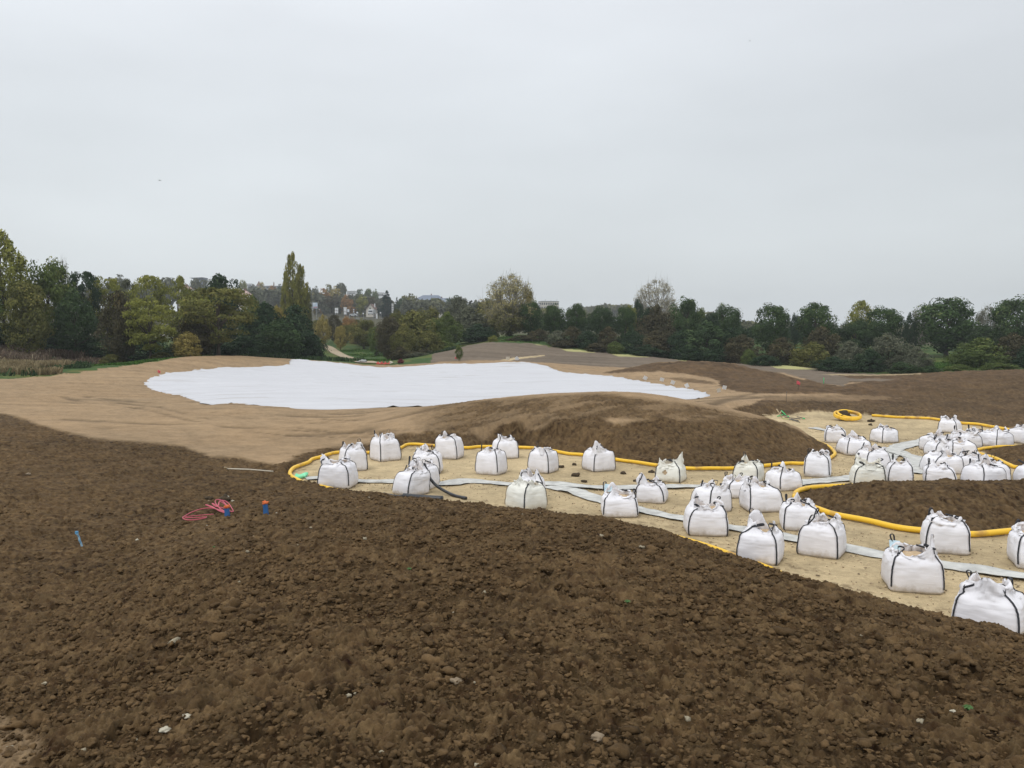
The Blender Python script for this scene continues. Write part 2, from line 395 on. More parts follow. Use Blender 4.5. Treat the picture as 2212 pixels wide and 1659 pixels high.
# front mound and near-left dark soil
D1 = [(-4000,800),(-300,840),(0,889),(45,902),(89,917),(149,935),(208,946.6),(283,953),(345,957),(402,963),(455,985),(521,987),(551,995.7),(612,1008),(631,993),(658,978),(672,973),(726,966),(793,958),(867,955),(930,955),(1000,962),(1040,960),
      (1080,955),(1150,932),(1200,902),(1290,896),(1330,915),(1370,910),(1430,900),(1500,913),(1560,905),(1600,912),(1650,902),(1700,915),(1820,985),(4200,960),(4200,3000),(-4000,3000)]
m_pit = np.zeros(nv); mm_ = (Y > 8) & (Y < 62) & (X > -18) & (X < 62)
sd = sdist(X[mm_], Y[mm_], PIT); sdp = np.full(nv, -99.0); sdp[mm_] = sd
w = zone(D1, 1.0, 41.5, 14, 9)
w[front & (Y < 6)] = 1; w[~front & (Rr < 60)] = 1
w2 = inview & (Y < 34) & (V_ > 1000); w[w2] = np.maximum(w[w2], 0)
put(dark, w)
put(dark, np.where((sdp > -1.0) & (sdp <= .0) & (Y < 40), smooth((sdp+1.0+jn*1.5)/.4), 0)*(Rr < 60))
# dark bank at the head of the pit
put(dark, zone([(1570,889),(1650,868),(1760,862),(1950,875),(2212,900),(2500,915),(2500,990),(2212,945),(2031,910),(1883,900),(1750,893),(1640,910),(1560,905)], 40.5, 56, 22, 8)*.85)
put(dark, zone([(1950,850),(2212,810),(3000,800),(3000,1000),(2212,945),(2031,910),(1883,900)], 40.5, 72, 30, 40)*.8)
# inside the pit: sand, islands dark
put(sand, smooth((sdp+.05+jn2*.12)/.12))
for isl in (ISL1, ISL2):
    q = np.full(nv, -9.0); q[mm_] = sdist(X[mm_], Y[mm_], isl)
    put(dark, smooth((q+jn2*.25+.1)/.15)); sdp = np.where(q > -.02, -1, sdp)
# light compacted patch at bottom left
put(tan, zone([(-300,1480),(10,1515),(45,1560),(90,1620),(60,1659),(-300,1900)], 1, 6, 30, 25)*.45)
# soil gets crumbly dark mixed into the tan crest of the middle mound
w = zone([(880,880),(1000,866),(1300,849),(1540,880),(1640,903),(1700,935),(1600,930),(1400,905),(1200,900),(1080,960),(900,960)], 28, 42, 10, 10)
mixn = smooth((fbm(X*.9, Y*2.6, 5, 55)-.5)*5+.35+.3*smooth((U-900)/500))
put(dark, w*(.55+mixn*.33)*smooth((U-860)/120))
green = 1-np.clip(dark+tan+sand+grey+brown+pale, 0, 1)

# --- real relief: clods in the soil, ruts in the tan crust
near = inview & (Rr < 60)
ln = np.zeros(nv); cid = np.full(nv, .5)
xs, ys = X[near], Y[near]
h1, i1 = clods(xs, ys, .17, 11); h2, i2 = clods(xs+3.3, ys-1.7, .075, 23); 
patch = smooth((fbm(xs*.8, ys*.8, 3, 5)-.35)*3.2)
fine = np.zeros(len(xs)); nn = Rr[near] < 16
h3, i3 = clods(xs[nn]-1.1, ys[nn]+5.2, .034, 37); fine[nn] = h3
cr_ = fbm(xs*30, ys*30, 3, 71)-.5
h0, i0_ = clods(xs+9, ys+4, .34, 5); sparse = smooth((fbm(xs*1.3, ys*1.3, 2, 6)-.52)*6)
hh = .34*np.maximum(h0, 0)*sparse+.28*h1*(.1+.9*patch)+.48*h2*(.5+.8*fbm(xs*2.5, ys*2.5, 2, 9))+1.0*fine+cr_*.022+(fbm(xs*11, ys*11, 2, 72)-.5)*.035
rg1 = 1-np.abs(2*fbm(xs*9, ys*9, 3, 83)-1)*2.2; rg2 = 1-np.abs(2*fbm(xs*21, ys*21, 2, 84)-1)*2.0
crev = -.040*np.clip(rg1, 0, 1)**1.5*patch-.022*np.clip(rg2, 0, 1)**1.5
crumb = (vnoise(xs*38, ys*38, 85)-.5)*.018*(Rr[near] < 14)
pits = -.075*smooth((fbm(xs*5.5, ys*5.5, 3, 95)-.66)*14)-.05*smooth((fbm(xs*13, ys*13, 2, 96)-.70)*14)
hh = hh+crev+crumb+pits-.014
big = .05*(fbm(xs*1.6, ys*1.6, 3, 14)-.5)*2
amp = (dark[near]+.75*brown[near])*np.clip((3+Rr[near]*.0)/3, .3, 1)
amp = amp*np.where(Rr[near] < 9, 1, 1.0)
rough_tan = (fbm(xs*2.0, ys*5, 4, 31)-.5)*.02+(fbm(xs*9, ys*9, 3, 32)-.5)*.03+.12*np.maximum(0, h2)
# wheel ruts sweeping round the left end of the sheet
rut = np.zeros(len(xs))
for (cx, cy, ra, rb) in ((-6, 68, 27, 21), (-6, 68, 28.6, 22.2), (-14, 74, 34, 38), (-12, 74, 33.5, 36), (-2, 66, 30, 24), (-2, 66, 31.5, 25)):
    q = np.abs(np.hypot((xs-cx)/ra, (ys-cy)/rb)-1)*ra*.8
    rut -= .05*np.exp(-(q/.28)**2)*smooth((fbm(xs*.25, ys*.25, 2, int(ra*7))-.42)*8)
trk = np.zeros(nv)
for line in ([(0,848),(120,858),(300,872),(420,898),(560,922),(800,932),(1000,922)], [(0,856),(110,866),(290,882),(410,908),(540,932),(790,944)], [(0,872),(60,876),(95,884)], [(262,848),(300,840),(340,834),(400,829)], [(360,899),(400,896),(462,890)],
             [(520,903),(600,911),(700,914)], [(650,925),(760,934),(870,938)], [(0,838),(150,832),(330,818),(480,800)], [(700,905),(860,902),(1000,893)], [(985,936),(1000,946),(1018,955)], [(1180,905),(1200,915)]):
    wp = spline([ground_at(u, v, 24)[:2]+(0,) for u, v in line], .5)[:, :2]
    lo = wp.min(0)-1; hi = wp.max(0)+1; mk = np.where(near & (X > lo[0]) & (X < hi[0]) & (Y > lo[1]) & (Y < hi[1]))[0]
    if len(mk) == 0: continue
    dmin_ = np.full(len(mk), 9e9)
    for q in wp: dmin_ = np.minimum(dmin_, (X[mk]-q[0])**2+(Y[mk]-q[1])**2)
    trk[mk] = np.maximum(trk[mk], np.exp(-dmin_/.045)*smooth((fbm(X[mk]*.5, Y[mk]*.5, 3, 88)-.36)*5)*(.7+.6*(vnoise(X[mk]*6, Y[mk]*6, 89)-.5)))
rut -= .07*trk[near]
ln[near] = amp*(hh+big)+tan[near]*(rough_tan+rut)+sand[near]*((fbm(xs*6, ys*6, 4, 41)-.5)*.03)+grey[near]*cr_*.02
far = inview & ~near
xf, yf = X[far], Y[far]
ln[far] = (fbm(xf*1.6, yf*1.6, 4, 51)-.5)*(.30*brown[far]+.16*grey[far]+.08*tan[far]+.25*dark[far])+(fbm(xf*.25, yf*.25, 3, 52)-.5)*.15*np.clip(green[far]+grey[far], 0, 1)
far2 = inview & (Rr > 30) & (Rr <= 60)
cid[near] = .5*i1+.5*i2
shm = inview & (Rr < 115) & (Rr > 35); shd = sdist(X[shm], Y[shm], [unproj(u, v, d)[:2] for u, v, d in [(309,830,62),(372,806,74),(476,796,84),(625,789.5,92),(640,779.5,97),(775,791,98),(890,792,98),(950,783.5,100),(996,791,100),(1053,784,100),(1108,782,100),(1182,790,94),(1261,808,82),(1370,821,72),(1438,834,64),(1534,855,55),(1465,864,51),(1370,869,49),(1200,880,47),(1000,883.5,46),(849,879.5,46),(640,883.5,45),(500,871,48),(417,866,50.5),(390,854,54),(327,842,59)]])
ln[shm] *= 1-smooth((shd+1.6)/1.2)
Zf = Zb+ln
# --- base colour of each spot
def c3(r, g, b): return np.array([r, g, b])
n1 = fbm(X*.35, Y*.35, 4, 61)[:, None]; n2 = fbm(X*2.2, Y*2.2, 4, 62)[:, None]; n3 = fbm(X*.12, Y*.8, 4, 63)[:, None]
n4 = fbm(X*14, Y*14, 2, 64)[:, None]
ci = cid[:, None]
cdark = c3(.092, .058, .0275)*(.50+.75*ci+.35*(n2-.5)+.5*(n1-.5))+c3(.10, .072, .036)*(n4-.45)*(.6+.8*n2)
ctan = c3(.35, .245, .142)*(.76+.55*(n3-.3)*.55+.35*(n2-.5)+.2*(n4-.5))+c3(.03, .012, 0)*(n1-.5)
csand = c3(.47, .37, .22)*(.88+.45*(n2-.5)+.30*(n4-.5)+.45*(n1-.5))
cgrey = c3(.16, .127, .094)*(.8+.6*(n3-.35)+.3*(n2-.5))
cbrown = c3(.105, .066, .034)*(.8+.9*(n2-.42)+.4*(n1-.5)+.5*(n4-.5))
cpale = c3(.40, .38, .17)*(.9+.2*(n2-.5))
cgreen = c3(.042, .078, .021)*(.6+.8*n2)+c3(.05, .03, .01)*smooth((n1-.5)*6)
track = np.zeros(nv); track[near] = np.clip(-rut*15, 0, 1)*.55
ctan = ctan*(1-track[:, None])
fg = smooth((Rr-185)/40)[:, None]; cgreen = cgreen*(1-fg)+c3(.072, .068, .038)*(.6+.8*n2)*fg
CC = dark[:, None]*cdark+tan[:, None]*ctan+sand[:, None]*csand+grey[:, None]*cgrey+brown[:, None]*cbrown+pale[:, None]*cpale+green[:, None]*cgreen
# damp dark soil trodden over the sand near the rims, gravel scatter
sp = smooth((fbm(X*7, Y*7, 3, 77)-.60)*9)*smooth(1.2-np.abs(sdp)/1.1)*(sdp > 0)
CC = CC*(1-(sp*.6)[:, None])+cdark*(sp*.6)[:, None]
CC = np.clip(CC, .004, .9)
nr, nt = len(rr), len(th)
idx = np.arange(nr*nt).reshape(nr, nt)
Fq = np.stack([idx[:-1, :-1], idx[:-1, 1:], idx[1:, 1:], idx[1:, :-1]], -1).reshape(-1, 4)[:, ::-1]
gm, gn, gl, gb = mat_new('ground_soil', .95, .12)
va = gn.new('ShaderNodeAttribute'); va.attribute_name = 'col'
gtc = gn.new('ShaderNodeTexCoord')
g1 = gn.new('ShaderNodeTexNoise'); g1.inputs['Scale'].default_value = 55; g1.inputs['Detail'].default_value = 6; g1.inputs['Roughness'].default_value = .7; gl.new(gtc.outputs['Object'], g1.inputs['Vector'])
g2 = gn.new('ShaderNodeMapRange'); g2.inputs['From Min'].default_value = .3; g2.inputs['From Max'].default_value = .7; g2.inputs['To Min'].default_value = .72; g2.inputs['To Max'].default_value = 1.28; gl.new(g1.outputs[0], g2.inputs[0])
g3 = gn.new('ShaderNodeVectorMath'); g3.operation = 'SCALE'; gl.new(va.outputs['Color'], g3.inputs[0]); gl.new(g2.outputs[0], g3.inputs['Scale'])
gl.new(g3.outputs[0], gb.inputs['Base Color'])
gbp = gn.new('ShaderNodeBump'); gbp.inputs['Strength'].default_value = .55; gbp.inputs['Distance'].default_value = .012; gl.new(g1.outputs[0], gbp.inputs['Height']); gl.new(gbp.outputs[0], gb.inputs['Normal'])
ground = mesh_obj('ground', np.stack([X, Y, Zf], 1), Fq, gm, attrs={'col': ('FLOAT_COLOR', 'POINT', np.c_[CC, np.ones(nv)])})
tag(ground, 'bare earth shaped into mounds and hollows with a sandy pit and rough grass beyond', None, None, 'structure')
def tzz(x, y): return tz(x, y)
def on_ground(u, v, dmin=8): return ground_at(u, v, dmin)

# loose clods lying on the near soil
def clod_heap():
    rs = np.random.RandomState(7)
    import bmesh
    bm = bmesh.new(); bmesh.ops.create_icosphere(bm, subdivisions=2, radius=1)
    bv = np.array([v.co[:] for v in bm.verts]); bf = np.array([[v.index for v in f.verts] for f in bm.faces]); bm.free()
    N = 24000
    d = np.exp(rs.uniform(math.log(2.4), math.log(24), N)); a = rs.uniform(-.74, .74, N)
    x = d*np.sin(a); y = d*np.cos(a); z = terrain(x, y)
    s_in = sdist(x, y, PIT)
    keep = s_in < -.4; x, y, z, d = x[keep], y[keep], z[keep], d[keep]
    N = len(x)
    big_ = rs.rand(N) < .012
    r = np.where(big_, rs.uniform(.024, .048, N), .006+.019*rs.rand(N)**2.4)*np.clip(d/6, .75, 1.3)
    Vs = []; Fs = []; Cs = []
    for k in range(N):
        o = rs.rand(3)*50
        dirs = bv
        q = 1+.75*(vnoise(dirs[:, 0]*1.9+o[0], dirs[:, 1]*1.6+dirs[:, 2]*1.3+o[1], 3)-.5)*1.6+.9*(vnoise(dirs[:, 0]*4.7+o[1], dirs[:, 2]*3.7+dirs[:, 1]*2.9+o[2], 4)-.5)
        v = dirs*q[:, None]*r[k]*np.array([rs.uniform(.8, 1.5), rs.uniform(.8, 1.3), rs.uniform(.55, .85)])
        an = rs.uniform(0, 6.28); c_, s_ = math.cos(an), math.sin(an)
        v = np.stack([v[:, 0]*c_-v[:, 1]*s_, v[:, 0]*s_+v[:, 1]*c_, v[:, 2]], 1)
        Vs.append(v+np.array([x[k], y[k], z[k]+.012+r[k]*.3])); Fs.append(bf+k*len(bv))
        col = np.array([.092, .058, .0275])*rs.uniform(.65, 1.45)
        if rs.rand() < .002: col = np.array([.32, .28, .2])
        Cs.append(np.tile(np.r_[col, 1], (len(bv), 1)))
    o = mesh_obj('soil_clods', np.concatenate(Vs), np.concatenate(Fs), gm, attrs={'col': ('FLOAT_COLOR', 'POINT', np.concatenate(Cs))})
    tag(o, 'loose dark lumps of soil lying over the near mound', 'soil clods', None, 'stuff')
clod_heap()

# ------------------------------------------------------------ white cover sheet over the green
def build_sheet():
    out = [unproj(u, v, d)[:2] for u, v, d in SHEET]
    fine_ = []
    for i in range(len(out)):
        a = np.array(out[i]); b = np.array(out[(i+1) % len(out)]); k = max(1, int(np.linalg.norm(b-a)/.35))
        nrm = np.array([-(b-a)[1], (b-a)[0]])/max(np.linalg.norm(b-a), 1e-6)
        for j in range(k):
            p = a+(b-a)*j/k
            q = (vnoise(np.array([p[0]*1.9]), np.array([p[1]*1.9]), 5)[0]-.5)*.28
            fine_.append(p+nrm*q*(min(j, k-j) > 0))
    m = len(fine_); ring = np.array(fine_)
    xs_ = np.arange(ring[:, 0].min(), ring[:, 0].max(), .4); ys_ = np.arange(ring[:, 1].min(), ring[:, 1].max(), .4)
    gx, gy = np.meshgrid(xs_, ys_); gx = gx.ravel(); gy = gy.ravel()
    ins = sdist(gx, gy, [tuple(p) for p in ring[::2]]) > .2
    pts = [Vector(p) for p in ring]+[Vector((a, b)) for a, b in zip(gx[ins], gy[ins])]
    vv, _, ff, _, _, _ = delaunay_2d_cdt(pts, [(i, (i+1) % m) for i in range(m)], [], 1, 1e-4)
    V = np.array([(p.x, p.y) for p in vv]); z = terrain(V[:, 0], V[:, 1])
    x, y = V[:, 0], V[:, 1]
    dd = sdist(x, y, [tuple(p) for p in ring[::2]])
    # long wind wrinkles along the width of each roll, seams every few metres
    wv = (x*.18+y)
    fold = fbm(x*.10+3, y*.9, 3, 15); ridge_ = np.exp(-((fold-.5)/.018)**2)*.09
    seam = ridge_+np.exp(-((((wv+.8*(vnoise(x*.15, y*.15, 8)-.5)) % 4.3)-2.15)/.16)**2)*.07*smooth(fbm(x*.12, y*.12, 2, 9)*2.4-.5)
    wr = (fbm(x*.35, y*2.4, 4, 12)-.5)*.10+(fbm(x*.12, y*.12, 3, 13)-.5)*.22
    edge = .09*np.exp(-(dd/.30)**2)*vnoise(x*1.1, y*1.1, 3)**1.5
    far_fold = .22*np.exp(-((x-unproj(640, 780, 96)[0])/2.4)**2-((y-96.5)/1.2)**2)
    z = z+.012+.08*smooth(dd/2.5)+seam+wr*smooth(dd/1.5)+edge+far_fold
    z = z-.07*np.exp(-(np.maximum(dd, 0)/.14)**2)
    me_f = [list(f) for f in ff]
    m_, n_, l_, b = mat_new('fleece', .75, .2)
    t = n_.new('ShaderNodeTexCoord'); mpp = n_.new('ShaderNodeMapping'); mpp.inputs['Scale'].default_value = (.12, 1.4, 1); mpp.inputs['Rotation'].default_value = (0, 0, R(-8)); l_.new(t.outputs['Object'], mpp.inputs[0])
    no = n_.new('ShaderNodeTexNoise'); no.inputs['Scale'].default_value = 1.0; no.inputs['Detail'].default_value = 7; no.inputs['Roughness'].default_value = .6; l_.new(mpp.outputs[0], no.inputs['Vector'])
    r_ = n_.new('ShaderNodeValToRGB'); l_.new(no.outputs[0], r_.inputs[0])
    E = r_.color_ramp.elements; E[0].position = .30; E[0].color = (.42, .405, .395, 1); E[1].position = .42; E[1].color = (.50, .503, .525, 1)
    q = E.new(.7); q.color = (.545, .55, .572, 1)
    l_.new(r_.outputs[0], b.inputs['Base Color'])
    bp = n_.new('ShaderNodeBump'); bp.inputs['Strength'].default_value = .5; bp.inputs['Distance'].default_value = .12; l_.new(no.outputs[0], bp.inputs['Height']); l_.new(bp.outputs[0], b.inputs['Normal'])
    o = mesh_obj('cover_sheet', np.c_[V, z], me_f, m_)
    sd_ = o.modifiers.new('thickness', 'SOLIDIFY'); sd_.thickness = .015; sd_.offset = 1
    tag(o, 'huge white fleece sheet with wrinkled edges spread flat over the tan bare earth', 'ground sheet')
build_sheet()

# ------------------------------------------------------------ ribbons of grey geotextile lying in the pit
M_geo = noisy('geotextile', (.40, .40, .38), (.56, .56, .53), 3.5, .9, .6, 9, stretch=(1, 1, 1), bdist=.03)
def ribbon(name, px, w, label, seed=0, w_end=None):
    pts = [on_plane(u, v) for u, v in px]
    c = spline([(a, b, 0) for a, b in pts], .12)[:, :2]
    n_ = len(c); t = np.gradient(c, axis=0); t /= np.linalg.norm(t, axis=1)[:, None]+1e-9
    nm = np.stack([-t[:, 1], t[:, 0]], 1); K_ = 9; V = []; F = []
    L = np.arange(n_)*.12
    for k in range(K_):
        f = k/(K_-1)*2-1
        ww = (w/2)*(1+.18*(vnoise(L*.9, L*0+seed, 3)-.5)*2)*(1+.07*(vnoise(L*6, L*0+k, seed+5)-.5)*(abs(f) > .8)*4)
        x = c[:, 0]+nm[:, 0]*f*ww; y = c[:, 1]+nm[:, 1]*f*ww
        z = .022+.035*fbm(L*1.3+k*.35, L*0+f*2+seed, 3, seed)+.05*np.maximum(0, fbm(L*.8, L*0+f*1.5+seed*3, 2, seed+2)-.58)*3
        V.append(np.stack([x, y, z], 1))
    V = np.stack(V, 1).reshape(-1, 3)
    i = np.arange(n_*K_).reshape(n_, K_)
    F = np.stack([i[:-1, :-1], i[1:, :-1], i[1:, 1:], i[:-1, 1:]], -1).reshape(-1, 4)
    o = mesh_obj(name, V, F, M_geo); md = o.modifiers.new('thickness', 'SOLIDIFY'); md.thickness = .004
    tag(o, label, 'fabric strip', 'grey fabric strips laid across the sandy pit')
STRIPS = []
_rb = ribbon
def ribbon(name, px, w, label, seed=0):
    STRIPS.append((px, w)); _rb(name, px, w, label, seed)
ribbon('geotextile_strip', [(660,1035.5),(700,1034),(770,1041),(860,1042),(960,1047),(1010,1042),(1060,1044),(1110,1048),(1183,1046),(1240,1051),(1300,1056),(1370,1054),(1440,1053),(1510,1053),(1600,1058)], .60, 'long grey fabric strip from the left tip of the pit past the cream bag', 1)
ribbon('geotextile_strip', [(1186,1052),(1240,1064),(1300,1083),(1385,1104),(1480,1124),(1590,1143),(1720,1167),(1840,1189),(1960,1212),(2060,1228),(2150,1240),(2300,1262),(2420,1280)], .58, 'grey fabric strip branching off and running toward the lower right bags', 2)
ribbon('geotextile_strip', [(1690,1052),(1740,1043),(1800,1038),(1850,1033),(1890,1013),(1915,985),(1935,970),(1975,958),(2005,951)], .80, 'wide grey fabric strip bending up between the clustered bags on the right', 3)
ribbon('geotextile_strip', [(1925,972),(1955,984),(1985,990),(2030,993)], .75, 'short grey fabric strip ending against the middle of the right bag cluster', 4)
ribbon('geotextile_strip', [(1970,988),(1985,1000),(1990,1015),(1982,1024)], .8, 'small curled grey fabric piece beside the bag right of the cream one', 5)
ribbon('geotextile_strip', [(1753,925),(1770,928),(1790,932),(1800,935)], .5, 'ragged pale fabric scrap left of the bag below the pipe coil', 6)

def gravel():
    import bmesh
    bm = bmesh.new(); bmesh.ops.create_icosphere(bm, subdivisions=1, radius=1)
    bv = np.array([v.co[:] for v in bm.verts]); bf = np.array([[v.index for v in f.verts] for f in bm.faces]); bm.free()
    rs = np.random.RandomState(4); P_ = []
    for px, w in STRIPS:
        c = spline([on_plane(u, v)+(0,) for u, v in px], .3)[:, :2]; t = np.gradient(c, axis=0); nm = np.stack([-t[:, 1], t[:, 0]], 1)/np.linalg.norm(t, axis=1)[:, None]
        k = rs.randint(0, len(c), len(c)*26); sd_ = rs.choice([-1, 1], len(k)); off = (w/2+np.abs(rs.normal(0, .42, len(k))))*sd_
        P_.append(c[k]+nm[k]*off[:, None]+rs.normal(0, .1, (len(k), 2)))
    u = rs.uniform(640, 2300, 5000); v = rs.uniform(900, 1400, 5000); P_.append(np.array([on_plane(a, b) for a, b in zip(u, v)]))
    P_ = np.concatenate(P_); P_ = P_[sdist(P_[:, 0], P_[:, 1], PIT) > .15]
    for isl in (ISL1, ISL2): P_ = P_[sdist(P_[:, 0], P_[:, 1], isl) < -.1]
    n_ = len(P_); r = .008+.016*rs.rand(n_)**2
    V = bv[None]*r[:, None, None]*rs.uniform(.7, 1.3, (n_, 12, 1))*np.array([1, 1, .7])
    V[:, :, 0] += P_[:, 0:1]; V[:, :, 1] += P_[:, 1:2]; V[:, :, 2] += .012
    col = np.array([.42, .33, .22])*rs.uniform(.55, 1.5, (n_, 1))*np.array([1, 1, 1]); col = np.clip(col, 0, .75)
    F = (bf[None]+np.arange(n_)[:, None, None]*12).reshape(-1, 3)
    o = mesh_obj('gravel', V.reshape(-1, 3), F, gm, attrs={'col': ('FLOAT_COLOR', 'POINT', np.c_[np.repeat(col, 12, 0), np.ones(n_*12)])})
    tag(o, 'loose gravel scattered on the sand beside the fabric strips', 'gravel', None, 'stuff')
gravel()

# ------------------------------------------------------------ yellow drain pipes
def pipe_mat(name, c1, c2):
    m, n_, l_, b = mat_new(name, .45, .4)
    t = n_.new('ShaderNodeTexCoord'); no = n_.new('ShaderNodeTexNoise'); no.inputs['Scale'].default_value = 2.2; no.inputs['Detail'].default_value = 6
    l_.new(t.outputs['Object'], no.inputs['Vector'])
    r_ = n_.new('ShaderNodeValToRGB'); l_.new(no.outputs[0], r_.inputs[0]); r_.color_ramp.elements[0].position = .33; r_.color_ramp.elements[1].position = .45
    r_.color_ramp.elements[0].color = (*c2, 1); r_.color_ramp.elements[1].color = (*c1, 1); l_.new(r_.outputs[0], b.inputs['Base Color'])
    return m
M_yel = pipe_mat('yellow_plastic', (.80, .49, .03), (.48, .27, .05))
def pipe(name, px, rad, label, z0=None, step=.12, ends=False):
    pts = []
    for p in px:
        z = (rad+.01 if rad > .0605 else .0) if len(p) < 3 else p[2]
        x, y = on_plane(p[0], p[1], z); pts.append((x, y, z))
    c = spline(pts, step)
    c[:, 0] += .02*(vnoise(c[:, 0]*1.3, c[:, 1]*1.3, 4)-.5); c[:, 2] += .02*(vnoise(c[:, 0]*.9, c[:, 1]*.9, 6)-.3)
    # shallow corrugation
    L = np.arange(len(c))
    V, F = tube([tuple(q) for q in c], [rad*(1+.02*(i % 2)) for i in L], 10)
    o = mesh_obj(name, V, F, M_yel)
    tag(o, label, 'pipe', 'yellow drainage pipes edging the sandy pit')
    return o
pipe('drain_pipe', [(760,1066),(720,1058),(685,1050),(655,1043),(643,1037),(630,1029),(626.5,1021),(632.5,1012),(644,1007),(666,999),(674,992),(693,987),(724,978),(760,976),(800,977.5),(850,974),(864,968),(877,961),(895,959.5),(916,960.5),(1003,967.5),(1040,965),(1123,966),(1160,968),(1200,974.5),(1230,980),(1256,982),
  (1330,992.5),(1372,998),(1419,1005.5),(1488,1012),(1536,1012),(1585,1011.5),(1658,1005.5),(1704,1000.5),(1738,1001),(1775,996),(1797,987),(1803,980),(1797,970),(1783,961),(1767,954.5),(1745,945)], .062, 'long yellow pipe curving round the left tip and back edge of the pit')
pipe('drain_pipe', [(800,1073),(900,1084),(1000,1095),(1106,1106),(1250,1121),(1340,1137),(1399,1147),(1433,1153.5),(1466,1162),(1530,1181),(1620,1213.5),(1664,1231),(1704,1248.5),(1736,1262),(1850,1294),(1960,1328),(2068,1370),(2212,1424)], .06, 'yellow pipe half buried under the front edge of the near mound')
pipe('drain_pipe', [(1884,897),(1932,900.5),(1970,902),(2011,904),(2031,907),(2080,914),(2110,916),(2150,923),(2184,929),(2212,937),(2300,955)], .070, 'yellow pipe along the top right rim of the pit')
pipe('drain_pipe', [(2105,973),(2118,970),(2140,967),(2175,965),(2300,966),(2400,990),(2380,1020),(2212,1010.5),(2181,1004.5),(2150,990),(2118,980),(2108,976)], .062, 'yellow pipe looping round the small soil island at far right')
pipe('drain_pipe', [(2212,1051.5),(2000,1049.5),(1850,1049),(1763,1052),(1730,1058),(1717,1068),(1722,1078),(1745,1090),(1781,1104),(1814,1113.5),(1875,1125.5),(1937,1139),(1996,1146),(2060,1152),(2111,1154),(2160,1150),(2212,1145),(2330,1136),(2500,1120)], .070, 'yellow pipe along the front of the larger soil island')
def coil():
    x, y, z = unproj(1831, 906, 44.5)
    r = empty('pipe_coil', (x, y, tz(x, y)), 'thick coil of yellow pipe lying alone at the head of the pit', 'pipe coil')
    pts = []
    for i in range(220):
        a = i/220*2*math.pi*3.1+.6; rad = .68-.13*(i/220)+(.05 if (i//70) % 2 else 0)
        pts.append((rad*math.cos(a)+(.09 if i > 150 else 0), rad*math.sin(a), .10+.05*math.sin(a*.5)+(.085*(i/220))+.30*(.5+.5*math.sin(a))))
    V, F = tube(pts, .066, 10)
    mesh_obj('coiled_pipe', V, F, M_yel, r)
    m = MB(); pts2 = [(math.cos(t)*.12+.52*math.cos(3.9), .52*math.sin(3.9), .2+math.sin(t)*.16) for t in np.linspace(0, 2*math.pi, 20)]
    V, F = tube(pts2, .014, 6); mesh_obj('tie', V, F, noisy('tie', (.02, .02, .02), (.03, .03, .03)), r)
coil()
M_soil = noisy('lump_soil', (.035, .026, .016), (.075, .053, .03), 14, .95, .8, 40)
M_stone = noisy('stone', (.34, .31, .23), (.55, .52, .42), 9, .9, .5, 30)
def lump(name, x, y, z, r, mat, seed, label, cat, group=None, flat=.7, sub=3):
    import bmesh
    bm = bmesh.new(); bmesh.ops.create_icosphere(bm, subdivisions=sub, radius=1)
    v = np.array([q.co[:] for q in bm.verts]); f = [[w.index for w in q.verts] for q in bm.faces]; bm.free()
    q = 1+.8*(vnoise(v[:, 0]*1.7+seed, v[:, 1]*1.7+v[:, 2]*1.2+seed*3, 1)-.5)+.55*(vnoise(v[:, 0]*4+seed, v[:, 2]*4-v[:, 1]*3, 2)-.5)
    v = v*q[:, None]*r*np.array([1.15, .95, flat])
    o = mesh_obj(name, v, f, mat); o.location = (x, y, z+r*flat*.45)
    return tag(o, label, cat, group)
x, y, z = unproj(1826, 903, 44.6); lump('soil_lump', x, y, tz(x, y)+.1, .27, M_soil, 3, 'black lump of soil sitting inside the yellow pipe coil', 'soil lump', flat=1.0)
for i, (u, v, r, lb) in enumerate([(1882,911.5,.17,'wide dark clod on the sand just right of the yellow pipe coil'),(1880,919,.09,'small clod just below the wide dark clod by the pipe coil'),
   (1408,1021,.10,'dark clod on the sand under the black strap on the yellow pipe'),(1241,1005,.08,'small clod near the pipe left of the lone bag at the mound foot'),(1244,1029,.12,'biggest clod on bare sand, below left of the lone bag at the mound foot'),(1213,1010,.09,'clod touching the lower right corner of the bag nearest the mound middle'),
   (1262,1042,.08,'small clod just above the fork of the grey strips'),(1346,1024,.09,'clod right of the lone bag at the mound foot'),(1372,1040,.06,'pebble sized clod left of the squat bag under the torn one')]):
    x, y = on_plane(u, v); lump('soil_lump', x, y, tz(x, y), r, M_soil, i+5, lb, 'soil lump', 'stray soil clods on the sand', .7, 2)

# black pipes by the leaning bag
M_blk = noisy('black_plastic', (.012, .013, .016), (.03, .032, .036), 8, .4, 0, spec=.5)
def simple_tube(name, pts, rad, mat, label, cat, group=None, seg=12, step=.05):
    c = spline(pts, step); V, F = tube([tuple(q) for q in c], rad, seg); o = mesh_obj(name, V, F, mat); return tag(o, label, cat, group)
def pz(u, v, z): x, y = on_plane(u, v, z); return (x, y, z)
dA = on_plane(1007, 1076, .04)[1]
simple_tube('black_hose', [unproj(924,1024,24.3), unproj(931,1036,24.1), unproj(944,1050,23.9), unproj(965,1063,23.6), unproj(985,1071.5,23.3), (on_plane(1007,1076,.05)[0], on_plane(1007,1076,.05)[1], .05)], .045, M_blk, 'thin black hose arching from the leaning bag down to the sand', 'hose')
simple_tube('black_pipe', [pz(872, 1071.5, .09), pz(910, 1075, .1), pz(956, 1077.5, .1)], .085, M_blk, 'thick black pipe piece lying in front of the leaning bag', 'pipe')
simple_tube('black_pipe', [pz(829.5, 1067, .1), pz(842, 1070.5, .1), pz(868, 1073.5, .1)], .05, M_blk, 'thin black pipe end left of the leaning bag', 'pipe')
